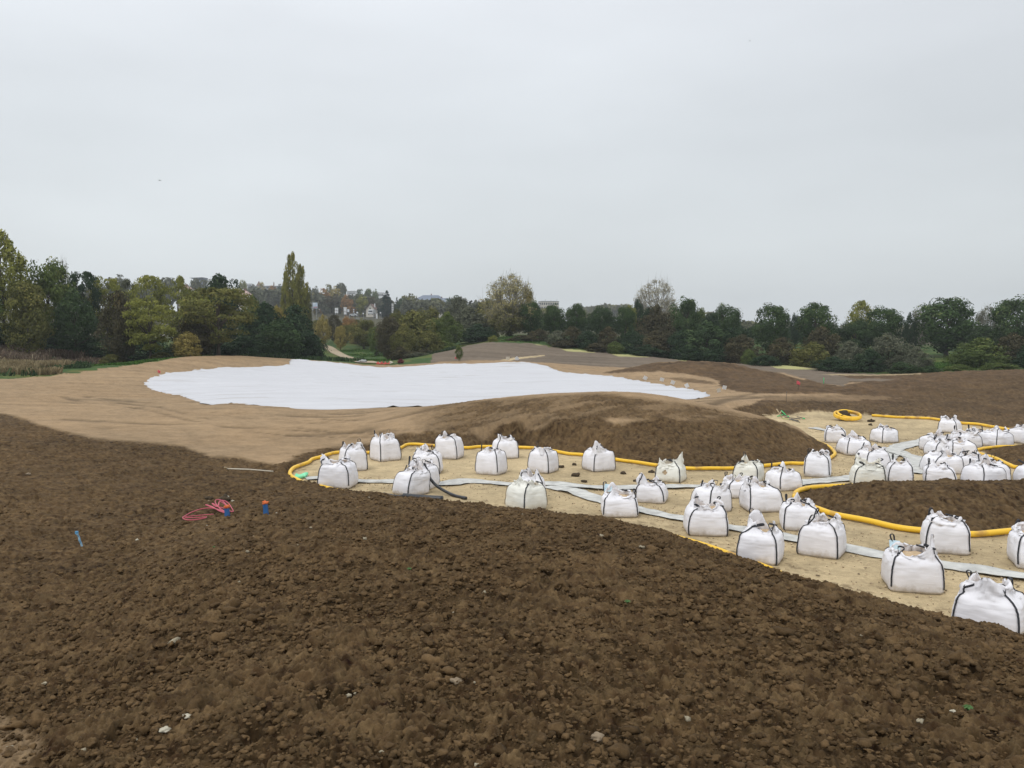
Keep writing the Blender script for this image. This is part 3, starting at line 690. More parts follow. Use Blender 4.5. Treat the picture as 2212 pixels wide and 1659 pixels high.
simple_tube('webbing_scrap', [unproj(1408, 1000, 29.3), unproj(1406, 1008, 29.1), unproj(1409, 1013, 29), unproj(1408, 1017.5, 28.9)], .022, M_blk, 'black strap looped over the yellow pipe beside the torn cream bag', 'strap', seg=6)
# green scrap at the tip of the pit
x, y = on_plane(651, 1032)
mb = MB(); mb.v = []; 
gx = np.linspace(-.19, .19, 8); gy = np.linspace(-.17, .17, 5)
V = [(a*1.0, b, .09+.03*math.sin(a*17)+.035*(b+.17)/.34+.02*math.cos(b*23+a*9)) for b in gy for a in gx]
F = [(j*8+i, j*8+i+1, (j+1)*8+i+1, (j+1)*8+i) for j in range(4) for i in range(7)]
o = mesh_obj('green_sheet_scrap', V, F, noisy('mint', (.16, .62, .34), (.28, .75, .45), 6, .6)); o.location = (x, y, 0); md = o.modifiers.new('t', 'SOLIDIFY'); md.thickness = .09; md.offset = -1
tag(o, 'mint green plastic scrap at the left tip of the pit', 'scrap')
# ------------------------------------------------------------ big bags
def bag_mat(name, c1, c2):
    m, n_, l_, b = mat_new(name, .62, .3)
    t = n_.new('ShaderNodeTexCoord')
    no = n_.new('ShaderNodeTexNoise'); no.inputs['Scale'].default_value = 2.5; no.inputs['Detail'].default_value = 5; l_.new(t.outputs['Object'], no.inputs['Vector'])
    r_ = n_.new('ShaderNodeValToRGB'); l_.new(no.outputs[0], r_.inputs[0]); r_.color_ramp.elements[0].position = .3; r_.color_ramp.elements[1].position = .6
    r_.color_ramp.elements[0].color = (*c2, 1); r_.color_ramp.elements[1].color = (*c1, 1)
    # dirt thrown up on the lowest few centimetres
    sx_ = n_.new('ShaderNodeSeparateXYZ'); l_.new(t.outputs['Object'], sx_.inputs[0])
    n3 = n_.new('ShaderNodeTexNoise'); n3.inputs['Scale'].default_value = 9; n3.inputs['Detail'].default_value = 6; l_.new(t.outputs['Object'], n3.inputs['Vector'])
    a_ = n_.new('ShaderNodeMath'); a_.operation = 'MULTIPLY_ADD'; l_.new(n3.outputs[0], a_.inputs[0]); a_.inputs[1].default_value = -.30; l_.new(sx_.outputs['Z'], a_.inputs[2])
    m_ = n_.new('ShaderNodeMapRange'); l_.new(a_.outputs[0], m_.inputs[0]); m_.inputs['From Min'].default_value = -.13; m_.inputs['From Max'].default_value = .01; m_.inputs['To Min'].default_value = .55; m_.inputs['To Max'].default_value = 0
    mi = n_.new('ShaderNodeMix'); mi.data_type = 'RGBA'; l_.new(m_.outputs[0], mi.inputs['Factor']); l_.new(r_.outputs[0], mi.inputs['A']); mi.inputs['B'].default_value = (.33, .26, .16, 1)
    l_.new(mi.outputs['Result'], b.inputs['Base Color'])
    # stretched wrinkles and weave
    mp_ = n_.new('ShaderNodeMapping'); mp_.inputs['Scale'].default_value = (1.6, 1.6, 13); l_.new(t.outputs['Object'], mp_.inputs[0])
    n2 = n_.new('ShaderNodeTexNoise'); n2.inputs['Scale'].default_value = 1.3; n2.inputs['Detail'].default_value = 4; n2.inputs['Distortion'].default_value = .6; l_.new(mp_.outputs[0], n2.inputs['Vector'])
    bp = n_.new('ShaderNodeBump'); bp.inputs['Strength'].default_value = .30; bp.inputs['Distance'].default_value = .02; l_.new(n2.outputs[0], bp.inputs['Height'])
    l_.new(bp.outputs[0], b.inputs['Normal'])
    return m
M_bag = bag_mat('white_woven', (.78, .77, .80), (.72, .71, .735)); M_cream = bag_mat('cream_woven', (.77, .765, .70), (.70, .69, .62))
M_web = noisy('black_webbing', (.018, .019, .024), (.05, .052, .06), 30, .7, .3, 120)
M_fill = noisy('bag_sand', (.42, .30, .18), (.55, .42, .27), 12, .95, .6, 60)
M_lblue = noisy('pale_blue_label', (.50, .66, .74), (.56, .72, .79), 6, .6)
M_black_in = noisy('torn_edge', (.45, .28, .15), (.6, .42, .26), 12)

def make_bag(xl, xr, yb, yt, s1, s2, label, peaks=(), cream=False, seed=0, lean=0.0, loops=None, extra=None, squat=1.0):
    """xl..xr, yb: outline and foot in the survey picture; yt: shoulder height; s1, s2: feet of the straps"""
    rnd = random.Random(seed*31+7); rs = np.random.RandomState(seed+100)
    cu = (xl+xr)/2
    x0, y0 = on_plane(cu, yb)
    hw = (xr-xl)/2
    u1 = max(-1.0, min(-.02, (s1-cu)/hw)); u2 = min(1.0, max(.02, (s2-cu)/hw))
    rz = math.atan2(u2, -u1)-math.pi/4
    wide = (xr-xl)/FV*(y0*1.0)
    a = abs(math.cos(rz))+abs(math.sin(rz))
    pp = np.arange(72)/72*2*math.pi
    r_p = (np.abs(np.cos(pp))**6.6+np.abs(np.sin(pp))**6.6)**(-1/6.6)*.5*1.04
    ext = (r_p*np.cos(pp+rz)).max()*2; dep = (r_p*np.sin(pp+rz)).max()*.93
    side = wide/ext
    for _ in range(3):
        y1 = y0+side*dep*.97
        side = (xr-xl)/FV*(y1-side*.12)/ext*(.97 if _ == 2 else 1)
    H = abs((EYE-(yt-724)/FV*(y1+side*.05)))          # shoulder height
    H = max(.52*side, min(1.02*side, H*.84))*squat
    x1 = (cu-CU)/FV*y1
    root = empty('big_bag', (x1, y1, tz(x1, y1)), label, 'bag', 'filled white big bags standing in the sandy pit', rz)
    M = 72; N1 = 26; N2 = 9; N3 = 6
    ph = np.arange(M)/M*2*math.pi
    cph, sph = np.cos(ph), np.sin(ph)
    def sup(n): return (np.abs(cph)**n+np.abs(sph)**n)**(-1/n)
    # corners of the bag are at 45, 135, 225, 315 degrees in its own frame
    corn = [math.pi/4+k*math.pi/2 for k in range(4)]
    def dang(a_, b_): return (a_-b_+math.pi) % (2*math.pi)-math.pi
    # flap height around the mouth
    flap = np.full(M, .07)+.11*(vnoise(ph*2.2+seed, ph*0+seed, 3)-.3)
    fw = np.zeros(M)
    for k, c in enumerate(corn):
        h = rnd.uniform(.0, .17); flap += h*np.exp(-(dang(ph, c+rnd.uniform(-.2, .2))/rnd.uniform(.2, .38))**2)
    for (pu, phh, back) in peaks:            # fraction across the outline, height over the shoulder, at the back?
        ang = math.acos(max(-1, min(1, pu)))*(1 if back else -1)-rz
        flap += phh*np.exp(-(dang(ph, ang)/(.30 if phh < .3 else .42))**2)*1.0
        fw += np.exp(-(dang(ph, ang)/.42)**2)*(2.2 if phh > .3 else 1.3 if phh > .18 else 1)
    for _ in range(3):
        c = rnd.uniform(0, 6.28); flap -= .07*np.exp(-(dang(ph, c)/.3)**2)
    flap = np.maximum(flap, .015)
    inn = .68+.16*(vnoise(ph*1.6+seed*2, ph*0, 5)-.5)*2+.13*np.minimum(fw, 2.2)     # how far in the mouth is drawn
    offx, offy = rnd.uniform(-.05, .05), rnd.uniform(-.05, .05)
    rows = []
    hs = side/2
    cw = np.maximum(0, np.cos(4*(ph-math.pi/4)))**4      # 1 at corners
    def surf(t):
        "outer skin ring for t in 0..1 (foot..shoulder) and 1..2 (shoulder..mouth edge)"
        if t <= 1:
            n = 9-3.6*t
            bulge = .93+.12*math.sin(math.pi*min(1, t*.92+.03)**.75)**.8-.03*t
            if t < .06: bulge *= .955+.045*t/.06
            if t > .88: bulge *= 1-.40*(t-.88)**2/.12**1*1.0
            rad = sup(n)*hs*bulge*(1-.03*cw*math.sin(math.pi*t))
            z = np.full(M, H*t)*1.0-(.035*H*(1-cw))*smooth(np.array([(t-.6)/.4]))[0]
        else:
            q = t-1
            base_f = .93+.12*math.sin(math.pi*.95**.75)**.8-.03; base_f *= 1-.4*.12
            n = 5.4-2.6*q
            f_in = base_f+(inn-base_f)*min(1, q*1.35)**.8
            rad = sup(n)*hs*f_in
            z = H*(1-.035*(1-cw))+(.09*H)*math.sin(min(1, q*1.2)*math.pi/2)*.55+flap*side*q**1.25
        wob = 1+.045*(fbm(ph*1.4+seed*3, ph*0+t*2.3+seed, 3, seed)-.5)*2
        # wrinkles: horizontal near the shoulder, radial folds on the top
        wr = .010*side*(fbm(ph*2.2+seed, ph*0+t*26, 3, seed+4)-.5)*2*smooth(np.array([(t-.25)/.5]))[0]*(1 if t < 1.2 else .5)
        if t > .8:
            wr = wr+.050*side*(fbm(ph*5.5+seed*2, ph*0+t*1.3, 3, seed+9)-.5)*2*min(1, (t-.8)*2)
            rg = 1-np.abs(2*fbm(ph*1.9+seed+t*1.1, ph*.9-t*1.7+seed, 3, seed+13)-1)*2.5
            wr = wr-.075*side*np.clip(rg, 0, 1)*min(1, (t-.8)*2.2)
        rad = rad*wob+wr
        sg = min(1.3, t)
        x = rad*np.cos(ph)+lean_v[0]*sg*sg*side+offx*max(0, t-1)*side; y = rad*np.sin(ph)+lean_v[1]*sg*sg*side+offy*max(0, t-1)*side
        return np.stack([x, y, z], 1)
    lean += rnd.uniform(-.045, .045)
    lw = Vector((lean, rnd.uniform(-.05, .03), 0)); lw.rotate(__import__('mathutils').Euler((0, 0, -rz))); lean_v = (lw.x, lw.y)
    ts = list(np.linspace(0, 1, N1))+list(1+np.linspace(0, 1, N2)[1:])
    rows = [surf(t) for t in ts]
    top = rows[-1]; cx, cy = top[:, 0].mean(), top[:, 1].mean()
    # ragged edge
    top[:, 2] += .02*side*(vnoise(ph*9+seed, ph*0, 7)-.5)
    zs = H*1.0-.02
    for k in range(1, N3+1):
        q = k/N3
        r_ = top.copy(); r_[:, 0] = cx+(top[:, 0]-cx)*(.975+.12*q*q); r_[:, 1] = cy+(top[:, 1]-cy)*(.975+.12*q*q)
        r_[:, 2] = top[:, 2]*(1-q)+(zs-.03)*q-.008; rows.append(r_)
    V = np.concatenate(rows); nr_ = len(rows)
    i = np.arange(nr_*M).reshape(nr_, M)
    F = np.stack([i[:-1], np.roll(i[:-1], -1, 1), np.roll(i[1:], -1, 1), i[1:]], -1).reshape(-1, 4)
    faces = [list(f) for f in F]+[list(range(M-1, -1, -1))]
    if extra == 'torn':      # a ripped hole in the left face
        cen = V[F].mean(1); aa = np.arctan2(cen[:, 1], cen[:, 0]); ta = -math.pi/2-.62-rz
        keep = ~((np.abs(dang(aa, ta)) < .17*(1-np.abs(cen[:, 2]-H*.62)/(H*.2))) & (np.abs(cen[:, 2]-H*.62) < H*.17) & (np.arange(len(F)) < (N1-1)*M))
        faces = [list(f) for f, k in zip(F, keep) if k]+[list(range(M-1, -1, -1))]
        pc = MB(); b_ = surf(.62); j = int(round(((ta) % (2*math.pi))/(2*math.pi)*M)) % M
        Vt = []; 
        for dz in np.linspace(-.2, .2, 5):
            rr_ = surf(.62+dz)
            for dj in range(-3, 4): p = rr_[(j+dj) % M]; Vt.append((p[0]*.95, p[1]*.95, p[2]))
        Ft = [(r1*7+c1, r1*7+c1+1, (r1+1)*7+c1+1, (r1+1)*7+c1) for r1 in range(4) for c1 in range(6)]
        mesh_obj('exposed_sand', Vt, Ft, M_fill, root)
    body = mesh_obj('bag_body', V, faces, M_cream if cream else M_bag, root)
    # sand inside
    r0 = surf(1.3); K = 7; SV = []; 
    for k in range(K):
        q = 1-k/K
        p = r0.copy(); p[:, 0] = cx+(p[:, 0]-cx)*q*.96; p[:, 1] = cy+(p[:, 1]-cy)*q*.96
        p[:, 2] = H*1.0-.03+.09*(1-q*q)*side*.6+.02*(vnoise(p[:, 0]*9, p[:, 1]*9, seed)-.5); SV.append(p)
    SV = np.concatenate(SV+[np.array([[cx, cy, H+.03]])]); i = np.arange(K*M).reshape(K, M)
    SF = [list(f) for f in np.stack([i[:-1], np.roll(i[:-1], -1, 1), np.roll(i[1:], -1, 1), i[1:]], -1).reshape(-1, 4)]+[[(K-1)*M+j, (K-1)*M+(j+1) % M, K*M] for j in range(M)]
    mesh_obj('sand_fill', SV, SF, M_fill, root)
    # straps up each corner and their lifting loops
    def ribb(c, w, name, par, side_v=None, thick=.008):
        c = np.array(c); n_ = len(c); t = np.gradient(c, axis=0)
        V_r = []
        for q in range(n_):
            tt = Vector(t[q]).normalized(); sv = Vector(side_v[q]) if side_v is not None else tt.cross(Vector((0, 0, 1)))
            sv = (sv-tt*sv.dot(tt)); 
            if sv.length < 1e-5: sv = tt.orthogonal()
            sv.normalize(); nn_ = sv.cross(tt)
            for s_, h_ in ((-1, -1), (1, -1), (1, 1), (-1, 1)):
                V_r.append(Vector(c[q])+sv*(w/2*s_)+nn_*(thick/2*h_))
        F_r = [(q*4+k, q*4+(k+1) % 4, q*4+4+(k+1) % 4, q*4+4+k) for q in range(n_-1) for k in range(4)]+[(3, 2, 1, 0), tuple((n_-1)*4+k for k in range(4))]
        return mesh_obj(name, V_r, F_r, M_web, par)
    tl = list(np.linspace(.03 if rnd.random() < .5 else .16, 1.0, 18))+[1.1, 1.22, 1.38, 1.55]
    rings = [surf(t) for t in tl]
    for k, ca in enumerate(corn):
        jf = ca/(2*math.pi)*M; j = int(round(jf)) % M
        dr = rnd.uniform(-1, 1)*2.5
        cpts = []; sv = []
        for q, t in enumerate(tl):
            jj = j+(dr*max(0, t-.75) if t > .75 else 0); j0 = int(math.floor(jj)) % M; j1 = (j0+1) % M; fr = jj-math.floor(jj)
            p = rings[q][j0]*(1-fr)+rings[q][j1]*fr
            o_ = np.array([p[0], p[1], 0]); o_ = o_/np.linalg.norm(o_)
            up = np.array([0, 0, 1.0])*(0 if t < 1 else .8)
            nrm = o_*(1 if t < 1 else .5)+up
            p = p+nrm*.012; cpts.append(p); tv = rings[q][(j+1) % M]-rings[q][(j-1) % M]; sv.append(tv)
        st = ribb(cpts, .031, 'strap', root, sv)
        e_ = cpts[-1]; d_in = -np.array([e_[0]-cx, e_[1]-cy, 0]); d_in /= np.linalg.norm(d_in)+1e-6
        tg = np.array([-d_in[1], d_in[0], 0])
        mode = rnd.choice(['up', 'flop', 'out', 'up', 'flop']) if loops is None else loops[k % len(loops)]
        Lp = rnd.uniform(.13, .23)
        if mode == 'up': a1 = np.array([0, 0, 1.0])*1+d_in*rnd.uniform(-.2, .4)+tg*rnd.uniform(-.4, .4)
        elif mode == 'out': a1 = -d_in*.9+np.array([0, 0, .45])
        else: a1 = d_in*.8+np.array([0, 0, .25])+tg*rnd.uniform(-.6, .6)
        a1 /= np.linalg.norm(a1); w_ = tg*rnd.uniform(.03, .07)
        loop = spline([e_-a1*.02, e_+a1*Lp*.45+w_*.7, e_+a1*Lp*.9+w_*.9, e_+a1*Lp*1.03, e_+a1*Lp*.9-w_*.9, e_+a1*Lp*.45-w_*.7, e_-a1*.03-w_*.2+np.array([0, 0, .004])], .02)
        sdv = np.cross(a1, tg); ribb(loop, .032, 'lifting_loop', root, [sdv]*len(loop), .007)
    if extra == 'blue':
        p = surf(1.75)[int(round(((math.acos(-.62)-rz) % (2*math.pi))/(2*math.pi)*M)) % M]*.93
        q = MB(); q.box(-.10, .10, -.004, .004, -.09, .11); lb_ = q.build('paper_label', M_lblue, root); lb_.location = (p[0], p[1], p[2]+.02); lb_.rotation_euler = (R(-25), R(6), -rz)
    return root

BAGS = [
 # xl, xr, yb, yt, strap feet, label, peaks, options
 (686, 768, 1057, 993, 694, 754, 'bag at the far left tip of the pit, beside the green scrap', [(-.85, .12, 0), (.7, .05, 1)], dict(loops=['flop', 'out', 'flop', 'flop'])),
 (726, 795, 1019.5, 960, 749, 793, 'bag standing directly behind the leftmost bag', [(.75, .14, 0), (-.2, .14, 1)], dict(loops=['up', 'up', 'flop', 'flop'])),
 (795, 866.5, 998, 940, 826, 865, 'upright bag furthest back on the left, its loops sticking up', [(.75, .16, 1), (-.5, .1, 0)], dict(loops=['up', 'up', 'up', 'flop'])),
 (938, 1002, 993, 938, 942, 987, 'bag touching the yellow pipe with one loop standing tall at its back', [(-.3, .16, 1), (.8, .08, 0)], dict(loops=['flop', 'up', 'flop', 'flop'])),
 (888, 956, 1025, 972, 892, 952, 'rear bag of the row of three left of centre', [(-.2, .14, 1), (.9, .1, 0)], {}),
 (873, 948, 1059, 1000, 876, 928, 'middle bag of the row of three, pressed behind the leaning bag', [(-.7, .14, 0), (.5, .08, 1)], dict(loops=['flop', 'out', 'up', 'up'])),
 (843, 928, 1073, 1012, 884, 926, 'leaning bag with the black hose and pipes lying at its foot', [(.1, .26, 1), (-.3, .1, 1)], dict(lean=.13, loops=['up', 'up', 'flop', 'up'])),
 (1025, 1097, 1027.5, 968, 1028, 1074, 'front bag of the pair near the middle of the yellow pipe', [(-.5, .08, 0), (.8, .12, 0)], dict(loops=['flop', 'flop', 'up', 'flop'])),
 (1060, 1122, 992, 945, 1074, 1119, 'rear bag of the pair near the middle of the yellow pipe', [(-.8, .12, 0), (.1, .12, 1)], dict(loops=['flop', 'flop', 'up', 'flop'])),
 (1139, 1209, 1023.5, 967, 1142, 1183, 'lone bag at the foot of the mound, left of the boxy lone bag', [(.4, .16, 0), (-.3, .14, 0)], dict(loops=['flop', 'up', 'flop', 'flop'])),
 (1258, 1330.5, 1020, 966, 1281, 1329, 'boxy lone bag standing midway along the foot of the mound', [(-.4, .2, 0), (.6, .06, 1)], dict(loops=['flop', 'flop', 'flop', 'flop'])),
 (1109, 1180, 1086, 1026, 1112, 1172, 'white bag hidden behind the large cream bag at the front edge', [(-.2, .18, 1), (.6, .18, 0)], dict(loops=['flop', 'flop', 'flop', 'flop'])),
 (1089, 1183, 1107, 1041, 1132, 1181, 'large cream bag cut off below by the soil of the near mound', [(-.7, .22, 0), (.3, .16, 0)], dict(cream=True, loops=['flop', 'flop', 'flop', 'flop'])),
 (1414, 1489.5, 1044, 998, 1420, 1463, 'torn cream bag with a tall pointed corner and a hole in its side', [(.92, .46, 0), (-.9, .12, 0)], dict(cream=True, extra='torn', loops=['flop', 'flop', 'flop', 'flop'])),
 (1371.5, 1450.5, 1089, 1040, 1379, 1427, 'squat bag just in front of the torn cream bag', [(-.9, .14, 0), (.5, .04, 1)], dict(loops=['flop', 'flop', 'up', 'flop'])),
 (1298, 1384, 1119, 1066, 1307, 1371, 'squat bag with a blue paper in its mouth on the lower grey strip', [(-.35, .24, 1), (.65, .16, 0)], dict(extra='blue', loops=['flop', 'up', 'flop', 'up'])),
 (1583, 1658, 1046, 995, 1585, 1629, 'cream bag with a folded pyramid top against the yellow pipe', [(.0, .26, 1), (.1, .08, 0)], dict(cream=True, loops=['flop', 'up', 'flop', 'flop'])),
 (1566, 1632, 1077, 1035, 1572, 1628, 'bag mostly hidden behind the wide bag under the cream pyramid bag', [(-.2, .1, 1)], {}),
 (1496, 1584, 1111, 1048, 1527, 1583, 'bag with two stiff upright loops behind the bag with a side loop', [(.7, .16, 0), (-.5, .06, 1)], dict(loops=['up', 'up', 'flop', 'flop'])),
 (1479, 1577, 1160, 1088, 1488, 1561, 'boxy bag with one thin loop hanging off its left side', [(-.65, .18, 1), (.85, .06, 0)], dict(loops=['out', 'flop', 'out', 'flop'])),
 (1607, 1692, 1108, 1044, 1620, 1683, 'wide upright bag in front of the cream pyramid bag', [(-.9, .12, 0), (.0, .2, 1)], dict(loops=['flop', 'flop', 'up', 'flop'])),
 (1660, 1735.5, 1062, 1014, 1681, 1730, 'rounded bag with one spiked corner left of the lone bag at the mound tip', [(-.3, .22, 0), (.55, .12, 0)], dict(loops=['flop', 'up', 'flop', 'flop'])),
 (1737.5, 1806, 1033, 977, 1741, 1783, 'bag at the right tip of the mound with one loop pointing up', [(-.5, .16, 0), (.6, .18, 1)], dict(loops=['flop', 'flop', 'up', 'flop'])),
 (1688, 1781, 1150, 1084, 1699, 1757, 'bag with a rounded fin at the left tip of the larger soil island', [(.05, .28, 1), (-.5, .05, 0)], dict(loops=['flop', 'up', 'flop', 'flop'])),
 (1591, 1708, 1222.5, 1140, 1594, 1667, 'bag with a tall thin loop standing at the edge of the near soil', [(-.1, .34, 1), (-.75, .12, 1)], dict(loops=['flop', 'up', 'flop', 'up'])),
 (1724, 1843, 1209, 1124, 1726, 1796, 'bag with a pointed right corner below the yellow island pipe', [(.9, .14, 0), (.3, .14, 1)], dict(loops=['flop', 'up', 'up', 'flop'])),
 (1780.5, 1835.5, 958, 922, 1782, 1821, 'bag with one small peak directly below the pipe coil', [(-.05, .16, 0), (.7, .04, 1)], dict(loops=['flop', 'flop', 'flop', 'flop'])),
 (1887.5, 1940.5, 957.5, 923, 1901, 1936, 'lone bag right of the pipe coil near the head of the pit', [(-.25, .16, 1), (.6, .04, 1)], dict(loops=['flop', 'flop', 'flop', 'flop'])),
 (1817.5, 1881, 984, 945, 1823, 1878, 'bag with a thin spike on top, below the bag under the pipe coil', [(.2, .26, 1), (-.5, .08, 0)], dict(loops=['flop', 'out', 'flop', 'flop'])),
 (1859, 1921, 1013, 968, 1867, 1917, 'bag with a tall black strap end, behind the cream bag on the right', [(-.2, .16, 1), (.5, .1, 1)], dict(loops=['up', 'up', 'flop', 'flop'])),
 (1840, 1920.5, 1053, 1000, 1845, 1901, 'cream bag with a spiked left corner behind the larger soil island', [(-.75, .28, 1), (.8, .1, 0)], dict(cream=True, loops=['out', 'up', 'out', 'flop'])),
 (1917.5, 1981, 1047, 997, 1920, 1964, 'tall bag touching the right side of the spiked cream bag', [(-.6, .12, 1), (.5, .08, 1)], dict(loops=['flop', 'up', 'flop', 'flop'])),
 (2029, 2083.5, 936, 905, 2031, 2057, 'highest bag in the pit, beside the yellow pipe on the top right rim', [(-.6, .12, 1), (.95, .14, 0)], dict(loops=['flop', 'flop', 'flop', 'flop'])),
 (1999, 2060, 977, 940, 2006, 2056, 'back left bag of the crowded cluster, with one loop up', [(.6, .16, 1), (-.8, .14, 0)], dict(loops=['flop', 'flop', 'up', 'flop'])),
 (2010, 2068, 988, 952, 2014, 2064, 'front left bag of the crowded cluster in the upper right', [(-.3, .1, 0)], {}),
 (2042, 2108, 991, 957, 2052, 2100, 'bag with a curled black loop in the middle of the crowded cluster', [(.2, .14, 1)], dict(loops=['flop', 'up', 'flop', 'flop'])),
 (2060.5, 2118, 969, 935, 2064, 2114, 'bag just right of and behind the crowded cluster', [(-.1, .1, 1), (.7, .06, 0)], {}),
 (2091, 2138, 961, 930, 2094, 2135, 'small looking bag tucked behind the two widest rear bags', [(.2, .14, 1)], {}),
 (2124, 2189, 967, 930, 2141, 2187, 'wide bag directly above the small soil island at far right', [(.0, .06, 1), (.6, .06, 1)], dict(loops=['up', 'up', 'flop', 'flop'])),
 (2184, 2244, 959, 922, 2203, 2240, 'bag cut by the picture edge beside the top right pipe', [(-.1, .1, 1)], dict(loops=['up', 'flop', 'flop', 'flop'])),
 (2070.5, 2130, 1023, 980, 2082, 2108, 'middle bag of the diagonal row of three left of the small island', [(-.2, .14, 1), (.5, .06, 0)], dict(loops=['up', 'flop', 'up', 'flop'])),
 (2114, 2181, 1046, 995, 2120, 2178, 'bag with a tall black strap behind the wide boxy bag', [(.1, .18, 1), (-.5, .18, 1)], dict(loops=['up', 'up', 'flop', 'flop'])),
 (2004, 2076.5, 1025, 980, 2010, 2070, 'rear bag of the pair standing on the far side of the soil island', [(.5, .12, 1), (-.6, .05, 0)], {}),
 (1998, 2077, 1052, 1004, 2000, 2053, 'front bag of the pair, right behind the top of the soil island', [(-.1, .1, 0)], dict(loops=['flop', 'up', 'flop', 'flop'])),
 (2091.5, 2173, 1058, 1003, 2112, 2170, 'wide boxy bag behind the right half of the soil island', [(-.3, .14, 1), (.7, .18, 1)], dict(loops=['flop', 'up', 'flop', 'flop'])),
 (2208, 2296, 1056, 1004, 2214, 2280, 'sliver of a bag at the picture edge behind the soil island', [], {}),
 (1997, 2109.5, 1201, 1117, 2000, 2078, 'bag standing against the front of the yellow island pipe with a round fin', [(.1, .22, 1), (-.8, .03, 0)], dict(loops=['flop', 'up', 'flop', 'flop'])),
 (1916.5, 2052.5, 1286, 1186, 1925, 2020, 'large bag with a pale blue paper on its left corner', [(.45, .24, 0), (-.75, .12, 1)], dict(extra='blue', loops=['flop', 'up', 'flop', 'flop'])),
 (2067, 2248, 1384, 1275, 2062, 2168, 'nearest and largest bag, in the lower right corner', [(-.6, .30, 0), (.55, .16, 0)], dict(loops=['up', 'up', 'flop', 'flop'])),
 (2194, 2324, 1238, 1145, 2192, 2290, 'bag cut by the right picture edge above the nearest bag', [(-.4, .1, 0)], {}),
]
for i, (a, b, c, d, s1, s2, lb, pk, op) in enumerate(BAGS):
    make_bag(a, b, c, d, s1, s2, ('cream' if 0 else '')+lb, pk, seed=i+1, **op)
# ------------------------------------------------------------ foliage
def leaf_mat(name, c1, c2, c3_=None):
    m = bpy.data.materials.new(name); m.use_nodes = True; n_ = m.node_tree.nodes; l_ = m.node_tree.links; n_.clear()
    out = n_.new('ShaderNodeOutputMaterial'); at = n_.new('ShaderNodeAttribute'); at.attribute_name = 'r'
    r_ = n_.new('ShaderNodeValToRGB'); l_.new(at.outputs['Fac'], r_.inputs[0])
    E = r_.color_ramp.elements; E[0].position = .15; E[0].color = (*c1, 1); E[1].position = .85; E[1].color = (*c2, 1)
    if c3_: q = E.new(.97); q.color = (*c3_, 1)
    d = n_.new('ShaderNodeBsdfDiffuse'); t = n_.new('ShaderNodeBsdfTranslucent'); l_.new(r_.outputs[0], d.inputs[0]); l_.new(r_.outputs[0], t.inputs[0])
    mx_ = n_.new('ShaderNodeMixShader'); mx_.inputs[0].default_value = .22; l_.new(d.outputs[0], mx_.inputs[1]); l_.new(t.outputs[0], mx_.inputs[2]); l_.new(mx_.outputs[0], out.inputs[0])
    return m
PAL = {
 'dark': leaf_mat('leaf_dark_green', (0.030, 0.051, 0.026), (0.066, 0.103, 0.045), (0.110, 0.147, 0.062)),
 'deep': leaf_mat('leaf_deep_green', (0.022, 0.042, 0.024), (0.047, 0.074, 0.039), (0.078, 0.110, 0.052)),
 'mid': leaf_mat('leaf_mid_green', (0.052, 0.078, 0.025), (0.132, 0.170, 0.052), (0.218, 0.230, 0.069)),
 'ygreen': leaf_mat('leaf_yellow_green', (0.086, 0.101, 0.025), (0.265, 0.270, 0.071), (0.402, 0.380, 0.103)),
 'yellow': leaf_mat('leaf_yellow', (0.147, 0.125, 0.040), (0.366, 0.302, 0.099), (0.511, 0.404, 0.138)),
 'olive': leaf_mat('leaf_olive', (0.063, 0.071, 0.025), (0.172, 0.170, 0.057), (0.276, 0.241, 0.081)),
 'brown': leaf_mat('leaf_brown', (.042, .040, .024), (.100, .090, .052), (.16, .125, .06)),
 'greyg': leaf_mat('leaf_grey_green', (0.072, 0.080, 0.055), (0.147, 0.156, 0.105), (0.209, 0.209, 0.127)),
 'orange': leaf_mat('leaf_orange', (0.157, 0.098, 0.045), (0.383, 0.223, 0.090), (0.504, 0.312, 0.120)),
 'limetop': leaf_mat('leaf_lime_dark', (0.028, 0.053, 0.023), (0.073, 0.115, 0.044), (0.190, 0.233, 0.084)),
 'sparse': leaf_mat('leaf_sparse_pale', (.22, .20, .10), (.40, .36, .17), (.52, .40, .12)),
 'blond': leaf_mat('leaf_blond', (0.277, 0.256, 0.181), (0.430, 0.398, 0.291)),
 'conif': leaf_mat('leaf_conifer', (0.015, 0.030, 0.023), (0.031, 0.052, 0.039)),
 'ptop': leaf_mat('leaf_poplar', (0.102, 0.114, 0.030), (0.264, 0.252, 0.066), (0.456, 0.360, 0.096)),
 'red': leaf_mat('leaf_dark_red', (0.118, 0.033, 0.038), (0.236, 0.065, 0.076)),
}
M_bark = noisy('bark', (.035, .028, .02), (.08, .066, .05), 6, .95, .5, 20)
M_bark2 = noisy('pale_bark', (.16, .15, .125), (.28, .26, .22), 6, .95, .3, 20)

